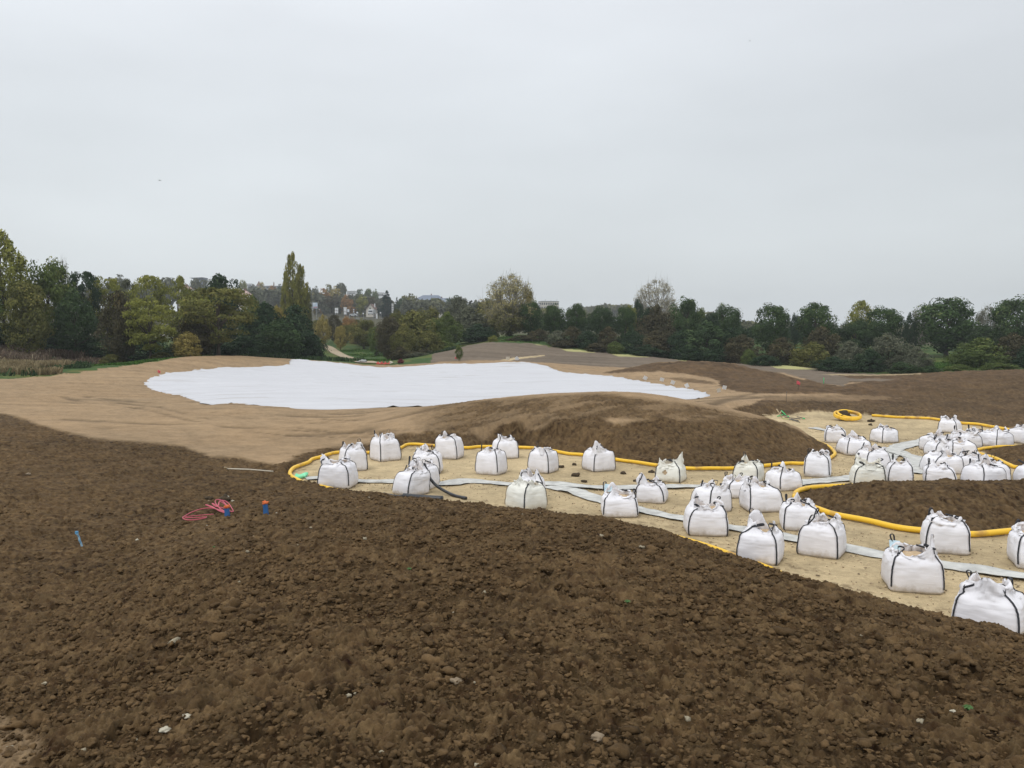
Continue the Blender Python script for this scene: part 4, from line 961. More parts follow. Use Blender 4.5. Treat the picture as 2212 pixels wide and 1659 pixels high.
def leaves(cs, dirs, size, rs, r, ratio=.62):
    "quads at cs facing roughly dirs"
    n_ = len(cs); nn_ = dirs+rs.normal(0, .55, (n_, 3)); nn_ /= np.linalg.norm(nn_, axis=1)[:, None]+1e-9
    a = np.cross(nn_, rs.normal(0, 1, (n_, 3))); a /= np.linalg.norm(a, axis=1)[:, None]+1e-9
    b = np.cross(nn_, a); s = (size*rs.uniform(.55, 1.35, n_))[:, None]
    V = np.stack([cs-a*s, cs-b*s*ratio+a*s*.15, cs+a*s, cs+b*s*ratio-a*s*.1], 1).reshape(-1, 3)
    return V, np.arange(n_*4).reshape(n_, 4), np.repeat(r, 4)
ENV = {  # relative radius at relative height, for several silhouettes
 'round': ([.10, .18, .30, .5, .7, .86, .95, 1], [.25, .62, .9, 1, .93, .68, .42, .0]),
 'bush': ([0, .08, .3, .5, .7, .88, 1], [.75, .95, 1, .95, .78, .45, 0]),
 'tall': ([.08, .18, .35, .55, .75, .9, 1], [.35, .7, .95, 1, .8, .5, 0]),
 'airy': ([.18, .28, .45, .62, .78, .92, 1], [.25, .6, .9, 1, .95, .65, .1]),
 'poplar': ([.03, .1, .3, .55, .8, .93, 1], [.55, .85, 1, .95, .75, .4, 0]),
 'conifer': ([.05, .12, .4, .7, .9, 1], [.8, 1, .85, .5, .2, 0]),
}
def crown_geo(shape, seed, nb, nl, leaf, br=.15, flat=.8):
    rs = np.random.RandomState(seed); hz, hr = ENV[shape]
    z = rs.uniform(hz[0], .97, nb*4); R_ = np.interp(z, hz, hr); keep = rs.rand(nb*4) < R_*.9+.1; z = z[keep][:nb]; R_ = R_[keep][:nb]; nb = len(z)
    a = rs.uniform(0, 6.283, nb); q = np.sqrt(rs.uniform(.25, 1, nb)); rad = np.maximum(R_*.5-br*.55, .01)*q
    # lopsided outline
    lob = 1+.22*(vnoise(a*1.3+seed, z*3.1, seed)-.5)*2
    C = np.stack([rad*lob*np.cos(a), rad*lob*np.sin(a), z], 1)
    brs = br*rs.uniform(.55, 1.25, nb)*np.clip(R_+.35, .4, 1)
    shade = rs.uniform(0, 1, nb)
    bi = rs.randint(0, nb, nl)
    d = rs.normal(0, 1, (nl, 3)); d[:, 2] += .35; d /= np.linalg.norm(d, axis=1)[:, None]
    rr_ = brs[bi]*(rs.uniform(.35, 1.12, nl)**.6)
    p = C[bi]+d*rr_[:, None]*np.array([1, 1, flat])
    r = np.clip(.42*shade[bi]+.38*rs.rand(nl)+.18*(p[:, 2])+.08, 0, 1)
    out = p-np.array([0, 0, .45]); out /= np.linalg.norm(out, axis=1)[:, None]+1e-9
    V, F, A_ = leaves(p, d*.8+out*.5, leaf, rs, r)
    V[:, 2] = np.clip(V[:, 2], .0, 1.05)
    return V, F, A_, C
def trunk_geo(C, seed, r0=.022, top=.75, limbs=9):
    rs = np.random.RandomState(seed+5); mb = MB()
    w = rs.normal(0, .012, (6, 2)); w[0] = 0
    axis = [(w[k, 0], w[k, 1], -.02+(top+.02)*k/5) for k in range(6)]
    V, F = tube(axis, [r0*(1.35 if k == 0 else 1-.72*k/5) for k in range(6)], 7); mb.add(V, F)
    for j in rs.permutation(len(C))[:limbs]:
        c = C[j]; zb = max(.1, min(c[2]*.55, top*.9)); k = zb/top*5; k0 = int(min(4, k))
        b = np.array([w[k0, 0], w[k0, 1], zb]); mid = (b+c)/2+rs.normal(0, .02, 3)
        V, F = tube([b, mid, c], [r0*.5, r0*.3, r0*.1], 5); mb.add(V, F)
    return mb
PROTO = {}
def proto(key, shape, seed, nb, nl, leaf, br, flat, r0, top, limbs):
    V, F, A_, C = crown_geo(shape, seed, nb, nl, leaf, br, flat)
    me = bpy.data.meshes.new('crown'); me.vertices.add(len(V)); me.vertices.foreach_set('co', V.astype(np.float32).ravel())
    me.loops.add(len(F)*4); me.loops.foreach_set('vertex_index', F.ravel().astype(np.int32)); me.polygons.add(len(F)); me.polygons.foreach_set('loop_start', np.arange(0, len(F)*4, 4, dtype=np.int32)); me.update(calc_edges=True)
    at = me.attributes.new('r', 'FLOAT', 'POINT'); at.data.foreach_set('value', A_.astype(np.float32)); me.materials.append(None)
    mb = trunk_geo(C, seed, r0, top, limbs); tm = bpy.data.meshes.new('trunk'); tm.from_pydata(mb.v, [], mb.f); tm.materials.append(M_bark)
    PROTO[key] = (me, tm)
for k in range(3):
    proto(('round', k), 'round', 20+k, 85, 8500, .021, .15, .85, .028, .7, 8)
    proto(('airy', k), 'airy', 40+k, 75, 7000, .018, .13, .42, .022, .8, 14)
    proto(('tall', k), 'tall', 60+k, 80, 7500, .020, .14, .8, .022, .8, 10)
    proto(('bush', k), 'bush', 80+k, 70, 6500, .026, .17, .8, .016, .7, 12)
proto(('poplar', 0), 'poplar', 11, 170, 7500, .021, .13, .42, .03, .92, 20)
proto(('poplar', 1), 'poplar', 12, 130, 7500, .023, .15, .42, .03, .92, 16)
proto(('conifer', 0), 'conifer', 13, 120, 8000, .020, .10, .6, .03, .95, 16)
for k in range(3): proto(('far', k), 'round', 90+k, 26, 1500, .045, .2, .8, .03, .6, 3)
def bare_geo(seed, nleaf, leaf, spread=.42, upright=.5):
    rs = np.random.RandomState(seed); mb = MB(); tips = []
    def grow(p, d, L, r, lv):
        q = p+d*L; mid = (p+q)/2+rs.normal(0, L*.05, 3)
        V, F = tube([p, mid, q], [r, r*.8, r*.6], 4 if lv else 7, False); mb.add(V, F)
        if lv >= 5: tips.append(q); return
        for _ in range(3 if lv < 3 else 2+(rs.rand() < .5)):
            nd = d+rs.normal(0, spread, 3); nd[2] += upright*.6; nd /= np.linalg.norm(nd)
            grow(p+d*L*rs.uniform(.55, 1), nd, L*rs.uniform(.56, .84), r*.55, lv+1)
        if lv > 1: tips.append(q)
    for k in range(4):
        a = k*1.57+rs.uniform(-.4, .4); d = np.array([math.cos(a)*.28, math.sin(a)*.28, 1]); d /= np.linalg.norm(d)
        grow(np.array([0, 0, .16]), d, .25, .013, 0)
    V, F = tube([(0, 0, -.02), (0, 0, .1), (0, 0, .2)], [.034, .026, .022], 8); mb.add(V, F)
    tips = np.array(tips)
    if nleaf:
        i = rs.randint(0, len(tips), nleaf); p = tips[i]+rs.normal(0, .022, (nleaf, 3)); r = rs.rand(nleaf)
        V, F, A_ = leaves(p, rs.normal(0, 1, (nleaf, 3)), leaf, rs, r)
    return mb, (V, F, A_), tips
def mkproto_bare(key, seed, nleaf, leaf, spread, upright, bark):
    mb, (V, F, A_), tips = bare_geo(seed, nleaf, leaf, spread, upright)
    z1 = tips[:, 2].max(); w1 = np.percentile(np.abs(tips[:, :2]), 97)*2
    sc_ = np.array([1/w1, 1/w1, 1/z1])
    me = bpy.data.meshes.new('crown'); me.from_pydata([tuple(v) for v in V*sc_], [], [list(map(int, f)) for f in F])
    at = me.attributes.new('r', 'FLOAT', 'POINT'); at.data.foreach_set('value', A_.astype(np.float32)); me.materials.append(None)
    tm = bpy.data.meshes.new('trunk'); tm.from_pydata([tuple(np.array(v)*sc_) for v in mb.v], [], mb.f); tm.materials.append(bark)
    PROTO[key] = (me, tm)
def proto_bare(key, seed, nb, nl, leaf, bark, shape='tall'):
    V, F, A_, C = crown_geo(shape, seed, nb, nl, leaf, .085, .9)
    rs = np.random.RandomState(seed+9); mb = MB()
    stems = []
    for k in range(7):
        a = k*.9+rs.uniform(-.3, .3); rad = 0 if k == 0 else rs.uniform(.10, .26); zt = rs.uniform(.75, .93) if k else .95
        pts = [np.array([0, 0, -.01]), np.array([rad*.15*math.cos(a), rad*.15*math.sin(a), .16+.02*k]), np.array([rad*.7*math.cos(a), rad*.7*math.sin(a), .5]), np.array([rad*math.cos(a), rad*math.sin(a), zt])]
        c = spline(pts, .06); rr_ = np.interp(np.linspace(0, 1, len(c)), [0, .2, 1], [.024, .014, .0025]); V_, F_ = tube([tuple(q) for q in c], list(rr_), 6); mb.add(V_, F_); stems.append(c)
    for c in C:
        best = min(stems, key=lambda s: np.abs(np.linalg.norm(s[:, :2]-c[:2], axis=1)+.4*np.abs(s[:, 2]-(c[2]-.16))).min())
        j = np.argmin(np.linalg.norm(best[:, :2]-c[:2], axis=1)+1.0*np.abs(best[:, 2]-max(.15, c[2]-.2))); b0 = best[j]
        mid = b0*.5+c*.5+np.array([(c-b0)[0]*.12, (c-b0)[1]*.12, -.015]); V_, F_ = tube([tuple(b0), tuple(mid), tuple(c+(c-mid)*.25)], [.005, .0035, .0015], 4); mb.add(V_, F_)
        for _ in range(4):
            d_ = rs.normal(0, .035, 3); d_[2] = abs(d_[2])*1.6+.01; V_, F_ = tube([tuple(mid*.4+c*.6), tuple(c+d_*.5), tuple(c+d_*1.4)], [.0022, .0016, .0008], 3); mb.add(V_, F_)
    me = bpy.data.meshes.new('crown'); me.from_pydata([tuple(v) for v in V], [], [list(map(int, f)) for f in F]); at = me.attributes.new('r', 'FLOAT', 'POINT'); at.data.foreach_set('value', A_.astype(np.float32)); me.materials.append(None)
    tm = bpy.data.meshes.new('trunk'); tm.from_pydata([tuple(v) for v in mb.v], [], mb.f); tm.materials.append(bark); PROTO[key] = (me, tm)
proto_bare(('bare', 0), 3, 230, 9500, .0115, M_bark2)
proto_bare(('bare', 1), 5, 200, 6500, .012, M_bark2)
proto_bare(('bare', 2), 8, 130, 2500, .012, M_bark2)

def tree(shape, k, pal, u, top, w, d, label, cat='tree', name=None, group=None, sink=0.0, root_z=None, trunkm=None):
    x, y, _ = unproj(u, 700, d); z0 = tz(x, y) if root_z is None else root_z
    zt = unproj(u, top, d)[2]; h = max(.6, zt-z0); W_ = w/FV*d
    nm = name or ('tree' if cat == 'tree' else 'bush')
    r = empty(nm, (x, y, z0-sink), label, cat, group, rz=(hash_(label) % 628)/100)
    me, tm = PROTO[(shape, k)]
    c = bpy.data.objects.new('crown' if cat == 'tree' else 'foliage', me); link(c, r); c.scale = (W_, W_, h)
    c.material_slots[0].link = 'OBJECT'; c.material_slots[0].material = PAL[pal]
    t = bpy.data.objects.new('trunk' if cat == 'tree' else 'stem', tm); link(t, r); ts = W_*.8
    t.scale = (W_, W_, h)
    if trunkm: t.material_slots[0].link = 'OBJECT'; t.material_slots[0].material = trunkm
    return r
def hash_(s):
    h = 7
    for ch in s: h = (h*131+ord(ch)) & 0xffffff
    return h
GW = 'trees of the wood on the left'; GL = 'round clipped trees in the row behind the hedge'; GH = 'bushes of the dark hedge below the tree row'
GM = 'autumn trees around the grass path'; GF = 'small trees on the far hillside'; GU = 'undergrowth bushes along the wood edge'
T = [
 # shape, k, palette, u, top, width, depth, label
 ('tall', 0, 'ygreen', 8, 505, 130, 100, 'tallest tree at the far left edge, yellow green top with sky showing through', GW),
 ('tall', 1, 'mid', -70, 560, 150, 95, 'green tree cut by the left picture edge below the tallest one', GW),
 ('round', 0, 'mid', 105, 560, 110, 106, 'rounded bushy green tree right of the tallest left tree', GW),
 ('tall', 2, 'olive', 60, 610, 110, 94, 'olive tree in front of the rounded bushy green one', GW),
 ('bare', 2, 'greyg', 138, 560, 60, 118, 'pale thin tree poking out behind the rounded bushy green one', GW),
 ('airy', 0, 'deep', 182, 582, 75, 112, 'dark tree with loose twiggy top, left part of the wood', GW),
 ('tall', 0, 'dark', 160, 625, 90, 100, 'dark green tree in front of the twiggy topped one', GW),
 ('airy', 1, 'ygreen', 232, 590, 80, 115, 'yellow green tree just right of the dark twiggy topped tree', GW),
 ('tall', 1, 'brown', 255, 628, 95, 93, 'brownish tree with a visible dark trunk by the grass strip', GW),
 ('airy', 2, 'greyg', 275, 602, 60, 125, 'hazy pale tree behind the brownish tree with the visible trunk', GW),
 ('airy', 0, 'ygreen', 318, 590, 85, 120, 'flat topped yellow green tree rising behind the middle of the left wood', GW),
 ('airy', 1, 'ygreen', 322, 640, 115, 92, 'bright yellow green tree in front with a thick dark trunk by the grass', GW),
 ('airy', 2, 'ygreen', 384, 596, 60, 128, 'small umbrella shaped yellow green tree on the left skyline', GW),
 ('bush', 1, 'brown', 418, 668, 85, 97, 'dense dark brown tree between the two big yellow green ones', GW),
 ('bush', 2, 'yellow', 402, 716, 62, 92, 'low tree with orange yellow leaves at the front of the left wood', GW),
 ('airy', 0, 'olive', 470, 617, 165, 97, 'widest tree of the left wood, spreading olive green crown', GW),
 ('tall', 1, 'deep', 478, 592, 110, 122, 'dark leafy tree on the skyline behind the widest olive tree', GW),
 ('round', 2, 'ygreen', 425, 632, 90, 113, 'yellow green tree between the brown one and the widest olive tree', GW),
 ('bush', 0, 'deep', 570, 655, 110, 112, 'very dark green tree right of the widest olive tree', GW),
 ('bush', 1, 'deep', 636, 660, 104, 113, 'very dark green tree below the poplars at the end of the left wood', GW),
 ('bush', 2, 'dark', 605, 690, 100, 106, 'dark bushy tree filling the gap between the two darkest trees', GW),
 ('bush', 0, 'mid', 545, 640, 60, 130, 'mid green tree top behind the darkest trees of the left wood', GW),
 ('tall', 2, 'yellow', 600, 662, 42, 128, 'small yellow tree top just left of the poplar feet', GW),
 ('poplar', 0, 'ptop', 633, 541, 44, 170, 'tallest slender poplar standing above everything left of centre', 'slender poplars left of centre'),
 ('poplar', 1, 'ptop', 652, 566, 34, 171, 'second slender poplar pressed against the tallest one', 'slender poplars left of centre'),
 ('poplar', 1, 'olive', 665, 608, 22, 172, 'shortest poplar on the right side of the poplar group', 'slender poplars left of centre'),
 ('poplar', 0, 'ptop', 618, 585, 26, 168, 'narrow poplar low on the left side of the poplar group', 'slender poplars left of centre'),
 # around the path
 ('tall', 0, 'yellow', 698, 681, 38, 170, 'slim yellow tree at the top of the grass path', GM),
 ('round', 1, 'olive', 748, 702, 50, 182, 'olive bushy tree behind the little bright yellow one', GM),
 ('bush', 2, 'yellow', 772, 706, 42, 178, 'yellowish bushy tree at the top of the small lawn', GM),
 ('bush', 0, 'brown', 797, 712, 60, 172, 'brown bushy tree behind the right end of the small lawn', GM),
 ('tall', 1, 'brown', 722, 680, 42, 185, 'dark brown green tree right of the slim yellow one', GM),
 ('tall', 2, 'yellow', 735, 704, 32, 160, 'little bright yellow tree standing alone on the grass by the path', GM),
 ('round', 0, 'orange', 753, 684, 38, 195, 'russet tree behind the little bright yellow tree', GM),
 ('round', 1, 'olive', 785, 690, 60, 165, 'olive tree above the small green lawn', GM),
 ('tall', 1, 'mid', 812, 705, 44, 150, 'green tree at the right end of the small lawn', GM),
 ('round', 2, 'brown', 838, 686, 58, 138, 'reddish brown tree left of the big olive thicket', GM),
 ('tall', 2, 'brown', 852, 695, 60, 126, 'dark purplish brown tree at the front of the path thicket', GM),
 ('bush', 0, 'olive', 892, 672, 115, 132, 'big rounded olive tree, the largest of the thicket right of the path', GM),
 ('bush', 2, 'olive', 855, 668, 50, 170, 'yellowish olive tree top behind the largest thicket tree', GM),
 ('bush', 0, 'olive', 925, 715, 70, 124, 'olive bush right of the largest thicket tree, above the bare slope edge', GM),
 ('tall', 0, 'olive', 872, 700, 60, 122, 'thin leaved olive tree in front of the largest thicket tree', GM),
 ('bush', 0, 'greyg', 905, 765, 60, 117, 'low grey green weeds under the thicket by the sheet', GM),
 ('bush', 1, 'brown', 864, 747, 50, 119, 'low brown bush at the foot of the path thicket', GM),
 ('bush', 2, 'brown', 915, 752, 55, 119, 'low reddish bush under the right side of the path thicket', GM),
 ('round', 0, 'olive', 925, 664, 70, 160, 'dark olive tree right behind the largest thicket tree', GM),
 ('tall', 0, 'mid', 966, 676, 68, 140, 'green tree left of the bare grey slope, with a rounded top', GM),
 ('round', 1, 'mid', 935, 690, 60, 133, 'mid green tree squeezed between the thicket and the rounded green tree', GM),
 ('bush', 0, 'mid', 955, 737, 85, 129, 'low green shrub mass at the left foot of the grey slope', GM),
 ('bush', 1, 'greyg', 1015, 664, 100, 152, 'grey green bushy tree above the top of the grey slope', GM),
 ('tall', 1, 'greyg', 992, 641, 70, 185, 'taller grey green tree behind the bushy one above the grey slope', GM),
 ('bush', 2, 'olive', 1050, 645, 70, 170, 'olive tree touching the left side of the big half bare tree', GM),
 ('bush', 1, 'deep', 1035, 700, 80, 145, 'dark green mass under the trees above the grey slope', GM),
 ('bush', 2, 'ygreen', 1066, 722, 24, 134, 'small bright green shrub on top of the grey slope', GM),
 ('bare', 0, 'sparse', 1103, 591, 128, 150, 'big half bare tree with pale twigs and yellow leaves right of centre', None),
 ('tall', 2, 'yellow', 1141, 625, 34, 152, 'golden leaved side tree against the right flank of the big half bare tree', None),
 ('tall', 0, 'olive', 1100, 665, 80, 149, 'olive leafed lower growth below the big half bare tree', None),
 ('bare', 1, 'blond', 1418, 602, 94, 170, 'nearly bare pale tree standing above the middle of the round tree row', None),
 ('bare', 2, 'blond', 1386, 632, 28, 168, 'small bare tree leaning on the left of the nearly bare pale tree', None),
 # row of round trees
 ('round', 0, 'limetop', 1146, 651, 54, 148, 'first round tree of the row, its trunk visible beside the half bare tree', GL),
 ('round', 1, 'limetop', 1198, 658, 52, 148, 'second round tree of the row counted from the half bare tree', GL),
 ('round', 2, 'limetop', 1245, 657, 50, 148, 'third round tree of the row counted from the half bare tree', GL),
 ('round', 0, 'dark', 1297, 661, 58, 147, 'fourth and broader round tree of the row from the half bare tree', GL),
 ('round', 1, 'limetop', 1351, 662, 52, 147, 'round dark tree left of the one with a yellow green top', GL),
 ('round', 2, 'ygreen', 1362, 660, 30, 155, 'yellow green tree top showing between two dark round trees', GL),
 ('round', 2, 'deep', 1378, 648, 27, 158, 'small very dark tree top below the small bare tree', GL),
 ('round', 0, 'deep', 1402, 662, 48, 150, 'dark round tree under the nearly bare pale tree', GL),
 ('bush', 1, 'brown', 1420, 660, 85, 135, 'brownish tree in the hedge under the nearly bare pale tree', GL),
 ('round', 1, 'limetop', 1478, 644, 68, 143, 'tallest round tree in the middle of the row, right of the bare pale tree', GL),
 ('round', 2, 'mid', 1512, 667, 34, 150, 'small lighter green tree right of the tallest round tree', GL),
 ('round', 0, 'limetop', 1568, 657, 66, 143, 'round tree partly sunk in the hedge, left of the perfect ball tree', GL),
 ('round', 2, 'deep', 1535, 678, 50, 140, 'dark low tree between the tallest round tree and the sunken one', GL),
 ('round', 1, 'limetop', 1664, 658, 84, 138, 'ball shaped dark tree with a clean round outline against the sky', GL),
 ('round', 2, 'limetop', 1761, 656, 94, 137, 'broad round tree between the ball shaped one and the double crowned one', GL),
 ('round', 0, 'deep', 1717, 677, 22, 150, 'tiny dark tree at the left flank of the broad round tree', GL),
 ('tall', 1, 'ygreen', 1860, 649, 66, 142, 'pale green sparse topped tree behind the double crown', GL),
 ('round', 1, 'limetop', 1905, 664, 90, 137, 'right crown of the double crowned round tree', GL),
 ('round', 0, 'dark', 1848, 690, 72, 136, 'left lower crown of the double crowned round tree', GL),
 ('round', 2, 'limetop', 2045, 646, 145, 132, 'largest round tree of the row with a visible trunk over a grass gap', GL),
 ('tall', 0, 'deep', 1966, 677, 34, 134, 'narrow dark tree just left of the largest round tree', GL),
 ('bare', 1, 'greyg', 1988, 663, 50, 150, 'thin grey tree peeping over the left shoulder of the largest round tree', None),
 ('bare', 0, 'greyg', 2135, 661, 76, 150, 'bare pale tree in the gap between the two last round trees', None),
 ('round', 1, 'limetop', 2198, 642, 112, 130, 'last round tree of the row, cut by the right picture edge', GL),
 ('bush', 2, 'dark', 2125, 700, 70, 138, 'dark bushy tree under the bare pale tree at the right', GL),
 # hedge
 ('bush', 0, 'brown', 1165, 709, 50, 136, 'first brownish hedge bush under the first round tree', GH),
 ('bush', 1, 'greyg', 1204, 712, 50, 132, 'grey green hedge bush under the second round tree', GH),
 ('bush', 2, 'brown', 1238, 702, 54, 131, 'taller brown hedge bush under the third round tree', GH),
 ('bush', 0, 'deep', 1270, 712, 55, 129, 'dark hedge bush left of the fourth round tree', GH),
 ('bush', 1, 'brown', 1312, 704, 58, 129, 'brown topped hedge bush under the fourth round tree', GH),
 ('bush', 2, 'mid', 1329, 735, 40, 124, 'small brighter green bush low at the front of the hedge', GH),
 ('bush', 0, 'deep', 1366, 712, 70, 127, 'dark hedge bush under the dark pair of round trees', GH),
 ('bush', 1, 'brown', 1418, 712, 75, 124, 'dull brown hedge bush below the nearly bare pale tree', GH),
 ('bush', 2, 'deep', 1470, 712, 70, 122, 'dark hedge bush below the tallest round tree', GH),
 ('bush', 0, 'dark', 1525, 693, 120, 121, 'highest and widest dark green hump of the hedge', GH),
 ('bush', 1, 'deep', 1580, 705, 80, 120, 'dark hedge hump below the sunken round tree', GH),
 ('bush', 2, 'brown', 1604, 720, 85, 114, 'brown tinted hedge bush left of the ball shaped tree', GH),
 ('bush', 0, 'mid', 1619, 752, 34, 109, 'little bright green bush low at the foot of the hedge', GH),
 ('bush', 1, 'brown', 1690, 727, 80, 113, 'brown green bush right under the ball shaped tree', GH),
 ('bush', 2, 'olive', 1755, 735, 90, 108, 'wide olive bush at the front under the broad round tree', GH),
 ('bush', 0, 'brown', 1775, 704, 90, 120, 'brown bush rising in front of the broad round tree', GH),
 ('bush', 1, 'greyg', 1838, 735, 80, 106, 'grey green bush below the double crown', GH),
 ('bush', 2, 'greyg', 1922, 716, 100, 104, 'tall grey brown bush right of the double crown', GH),
 ('bush', 0, 'deep', 1880, 752, 70, 102, 'dark bush low between two grey bushes of the hedge', GH),
 ('bush', 1, 'greyg', 1983, 748, 66, 100, 'grey bush left of the grass gap under the largest round tree', GH),
 ('bush', 2, 'dark', 1950, 778, 60, 98, 'low dark bush at the foot of the tall grey brown bush', GH),
 ('bush', 0, 'dark', 2010, 788, 60, 97, 'low bush with pale twigs in front of the grass gap', GH),
 ('bush', 1, 'mid', 2118, 728, 120, 105, 'large green bush right of the grass gap', GH),
 ('bush', 2, 'brown', 2190, 716, 95, 104, 'brown bush at the right picture edge below the last round tree', GH),
 ('bush', 0, 'deep', 2240, 735, 90, 97, 'dark bush cut by the right picture edge', GH),
 ('bush', 1, 'mid', 2075, 784, 60, 97, 'low green bush below the large green one', GH),
 ('bush', 2, 'mid', 2160, 780, 80, 95, 'low green growth under the brown bush at the right edge', GH),
 ('bush', 0, 'deep', 1655, 765, 70, 106, 'dark foot bush in front of the brown green bush under the ball tree', GH),
 ('bush', 1, 'deep', 1805, 768, 90, 102, 'dark foot bush in front of the olive and grey bushes', GH),
 ('bush', 2, 'deep', 1555, 752, 90, 116, 'dark foot bush under the widest hedge hump', GH),
 ('bush', 0, 'deep', 1490, 745, 80, 119, 'dark foot bush under the tallest round tree', GH),
 ('bush', 1, 'deep', 1400, 742, 80, 122.5, 'dark foot bush under the brown hedge bushes', GH),
 ('bush', 2, 'brown', 1290, 738, 60, 126, 'low brown bush at the left foot of the hedge', GH),
 ('bush', 0, 'brown', 1215, 735, 70, 130, 'low dull bush along the top of the grey slope', GH),
 ('bush', 1, 'brown', 1130, 722, 70, 134, 'low bush under the trunk of the first round tree', GH),
 # undergrowth of the left wood
 ('bush', 0, 'deep', 20, 700, 140, 108, 'dark undergrowth behind the dry weeds at the left edge', GU),
 ('bush', 1, 'deep', 120, 715, 130, 104, 'dark undergrowth right of the dry weeds', GU),
 ('bush', 2, 'deep', 215, 722, 120, 103, 'dark undergrowth left of the brownish tree trunk', GU),
 ('bush', 0, 'deep', 300, 720, 120, 104, 'dark undergrowth behind the two visible trunks', GU),
 ('bush', 1, 'dark', 380, 738, 90, 98, 'dark green undergrowth beside the low orange yellow tree', GU),
 ('bush', 2, 'olive', 345, 757, 50, 93, 'small olive bush beside the thick dark trunk', GU),
 ('bush', 0, 'deep', 450, 730, 110, 102, 'dark undergrowth under the widest olive tree', GU),
 ('bush', 1, 'deep', 525, 725, 100, 104, 'dark undergrowth left of the darkest trees', GU),
 ('bush', 2, 'deep', 670, 715, 70, 116, 'dark bush at the right end of the left wood above the grass', GU),
 ('bush', 0, 'olive', 240, 762, 50, 92, 'small low bush by the dark trunks at the edge of the grass strip', GU),
 ('bush', 1, 'dark', -60, 690, 160, 98, 'dark bush cut by the left picture edge', GU),
 # far hillside
 ('far', 0, 'greyg', 682, 620, 24, 520, 'greyish far tree right behind the poplar tops', GF),
 ('far', 1, 'olive', 712, 616, 26, 520, 'rounded far tree right of the poplars on the hillside skyline', GF),
 ('far', 2, 'greyg', 737, 613, 32, 540, 'highest rounded far tree on the hillside skyline', GF),
 ('far', 0, 'yellow', 726, 620, 28, 500, 'yellowish far tree in front of the highest far tree', GF),
 ('far', 1, 'orange', 700, 625, 34, 480, 'orange far tree right of the poplars', GF),
 ('far', 2, 'yellow', 680, 633, 20, 470, 'small yellow far tree touching the poplars above the billboard', GF),
 ('far', 0, 'brown', 722, 637, 48, 450, 'wide dull far tree mass behind the white sign frames', GF),
 ('far', 1, 'orange', 748, 638, 24, 440, 'left of the two orange far trees above the sign frames', GF),
 ('far', 2, 'orange', 759, 648, 20, 438, 'right and smaller of the two orange far trees above the sign frames', GF),
 ('far', 0, 'ygreen', 783, 638, 28, 435, 'pale yellow green far tree left of the gabled house', GF),
 ('far', 1, 'dark', 777, 626, 24, 560, 'dark far tree between the two pale flat buildings', GF),
 ('far', 2, 'mid', 797, 625, 22, 560, 'green far tree left of the second pale flat building', GF),
 ('far', 0, 'mid', 811, 626, 16, 560, 'narrow green far tree touching the second pale flat building', GF),
 ('far', 1, 'brown', 803, 643, 30, 450, 'brown far tree above the gabled house roof', GF),
 ('far', 2, 'deep', 768, 650, 20, 445, 'dark far tree between the orange and the pale yellow green ones', GF),
 ('conifer', 0, 'conif', 836, 625, 40, 400, 'dark conifer standing right of the gabled house', None),
 ('conifer', 0, 'conif', 858, 640, 18, 430, 'smaller dark conifer right of the main conifer', None),
 ('far', 0, 'olive', 885, 636, 46, 440, 'olive far tree left of the blue roofed building', GF),
 ('far', 1, 'dark', 868, 645, 30, 420, 'dark far tree right of the conifers', GF),
 ('far', 2, 'olive', 940, 645, 50, 410, 'dark far tree in front of the blue roofed building', GF),
 ('far', 0, 'dark', 985, 640, 46, 420, 'far tree at the right end of the blue roofed building', GF),
 ('far', 1, 'olive', 915, 650, 36, 400, 'olive far tree left of the dark one before the blue roofs', GF),
 ('far', 2, 'ygreen', 527, 607, 22, 620, 'pale yellow far tree on the skyline left of the pointed spire', GF),
 ('far', 0, 'greyg', 546, 617, 26, 600, 'grey far tree below the flat skyline building', GF),
 ('far', 1, 'yellow', 567, 612, 26, 600, 'yellow far tree in front of the pointed spire', GF),
 ('far', 2, 'orange', 590, 619, 26, 580, 'orange far tree under the brick chimney', GF),
 ('far', 0, 'deep', 608, 616, 26, 600, 'dark far tree between the chimney and the poplars', GF),
 ('far', 1, 'yellow', 597, 632, 18, 540, 'small yellow far tree left of the poplars', GF),
 ('far', 2, 'orange', 566, 634, 22, 540, 'small orange far tree below the pointed spire', GF),
 ('far', 0, 'greyg', 545, 630, 50, 530, 'grey green far tree mass right of the far houses', GF),
 ('far', 2, 'greyg', 424, 604, 34, 420, 'hazy far tree hiding the foot of the winged building', GF),
 ('far', 1, 'greyg', 445, 606, 60, 500, 'hazy far tree below the blue winged roof', GF),
 ('far', 2, 'greyg', 360, 602, 70, 480, 'hazy far tree behind the umbrella shaped tree', GF),
 ('far', 0, 'greyg', 255, 596, 60, 480, 'hazy far tree on the left skyline behind the wood', GF),
]
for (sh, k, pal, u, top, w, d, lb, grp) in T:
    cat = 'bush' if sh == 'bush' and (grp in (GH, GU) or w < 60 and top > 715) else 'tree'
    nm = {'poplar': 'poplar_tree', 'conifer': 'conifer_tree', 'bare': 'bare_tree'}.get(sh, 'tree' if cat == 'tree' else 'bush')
    tree(sh, k, pal, u, top, w*1.06, d, lb, cat, nm, grp, sink=.15 if cat == 'bush' else 0)

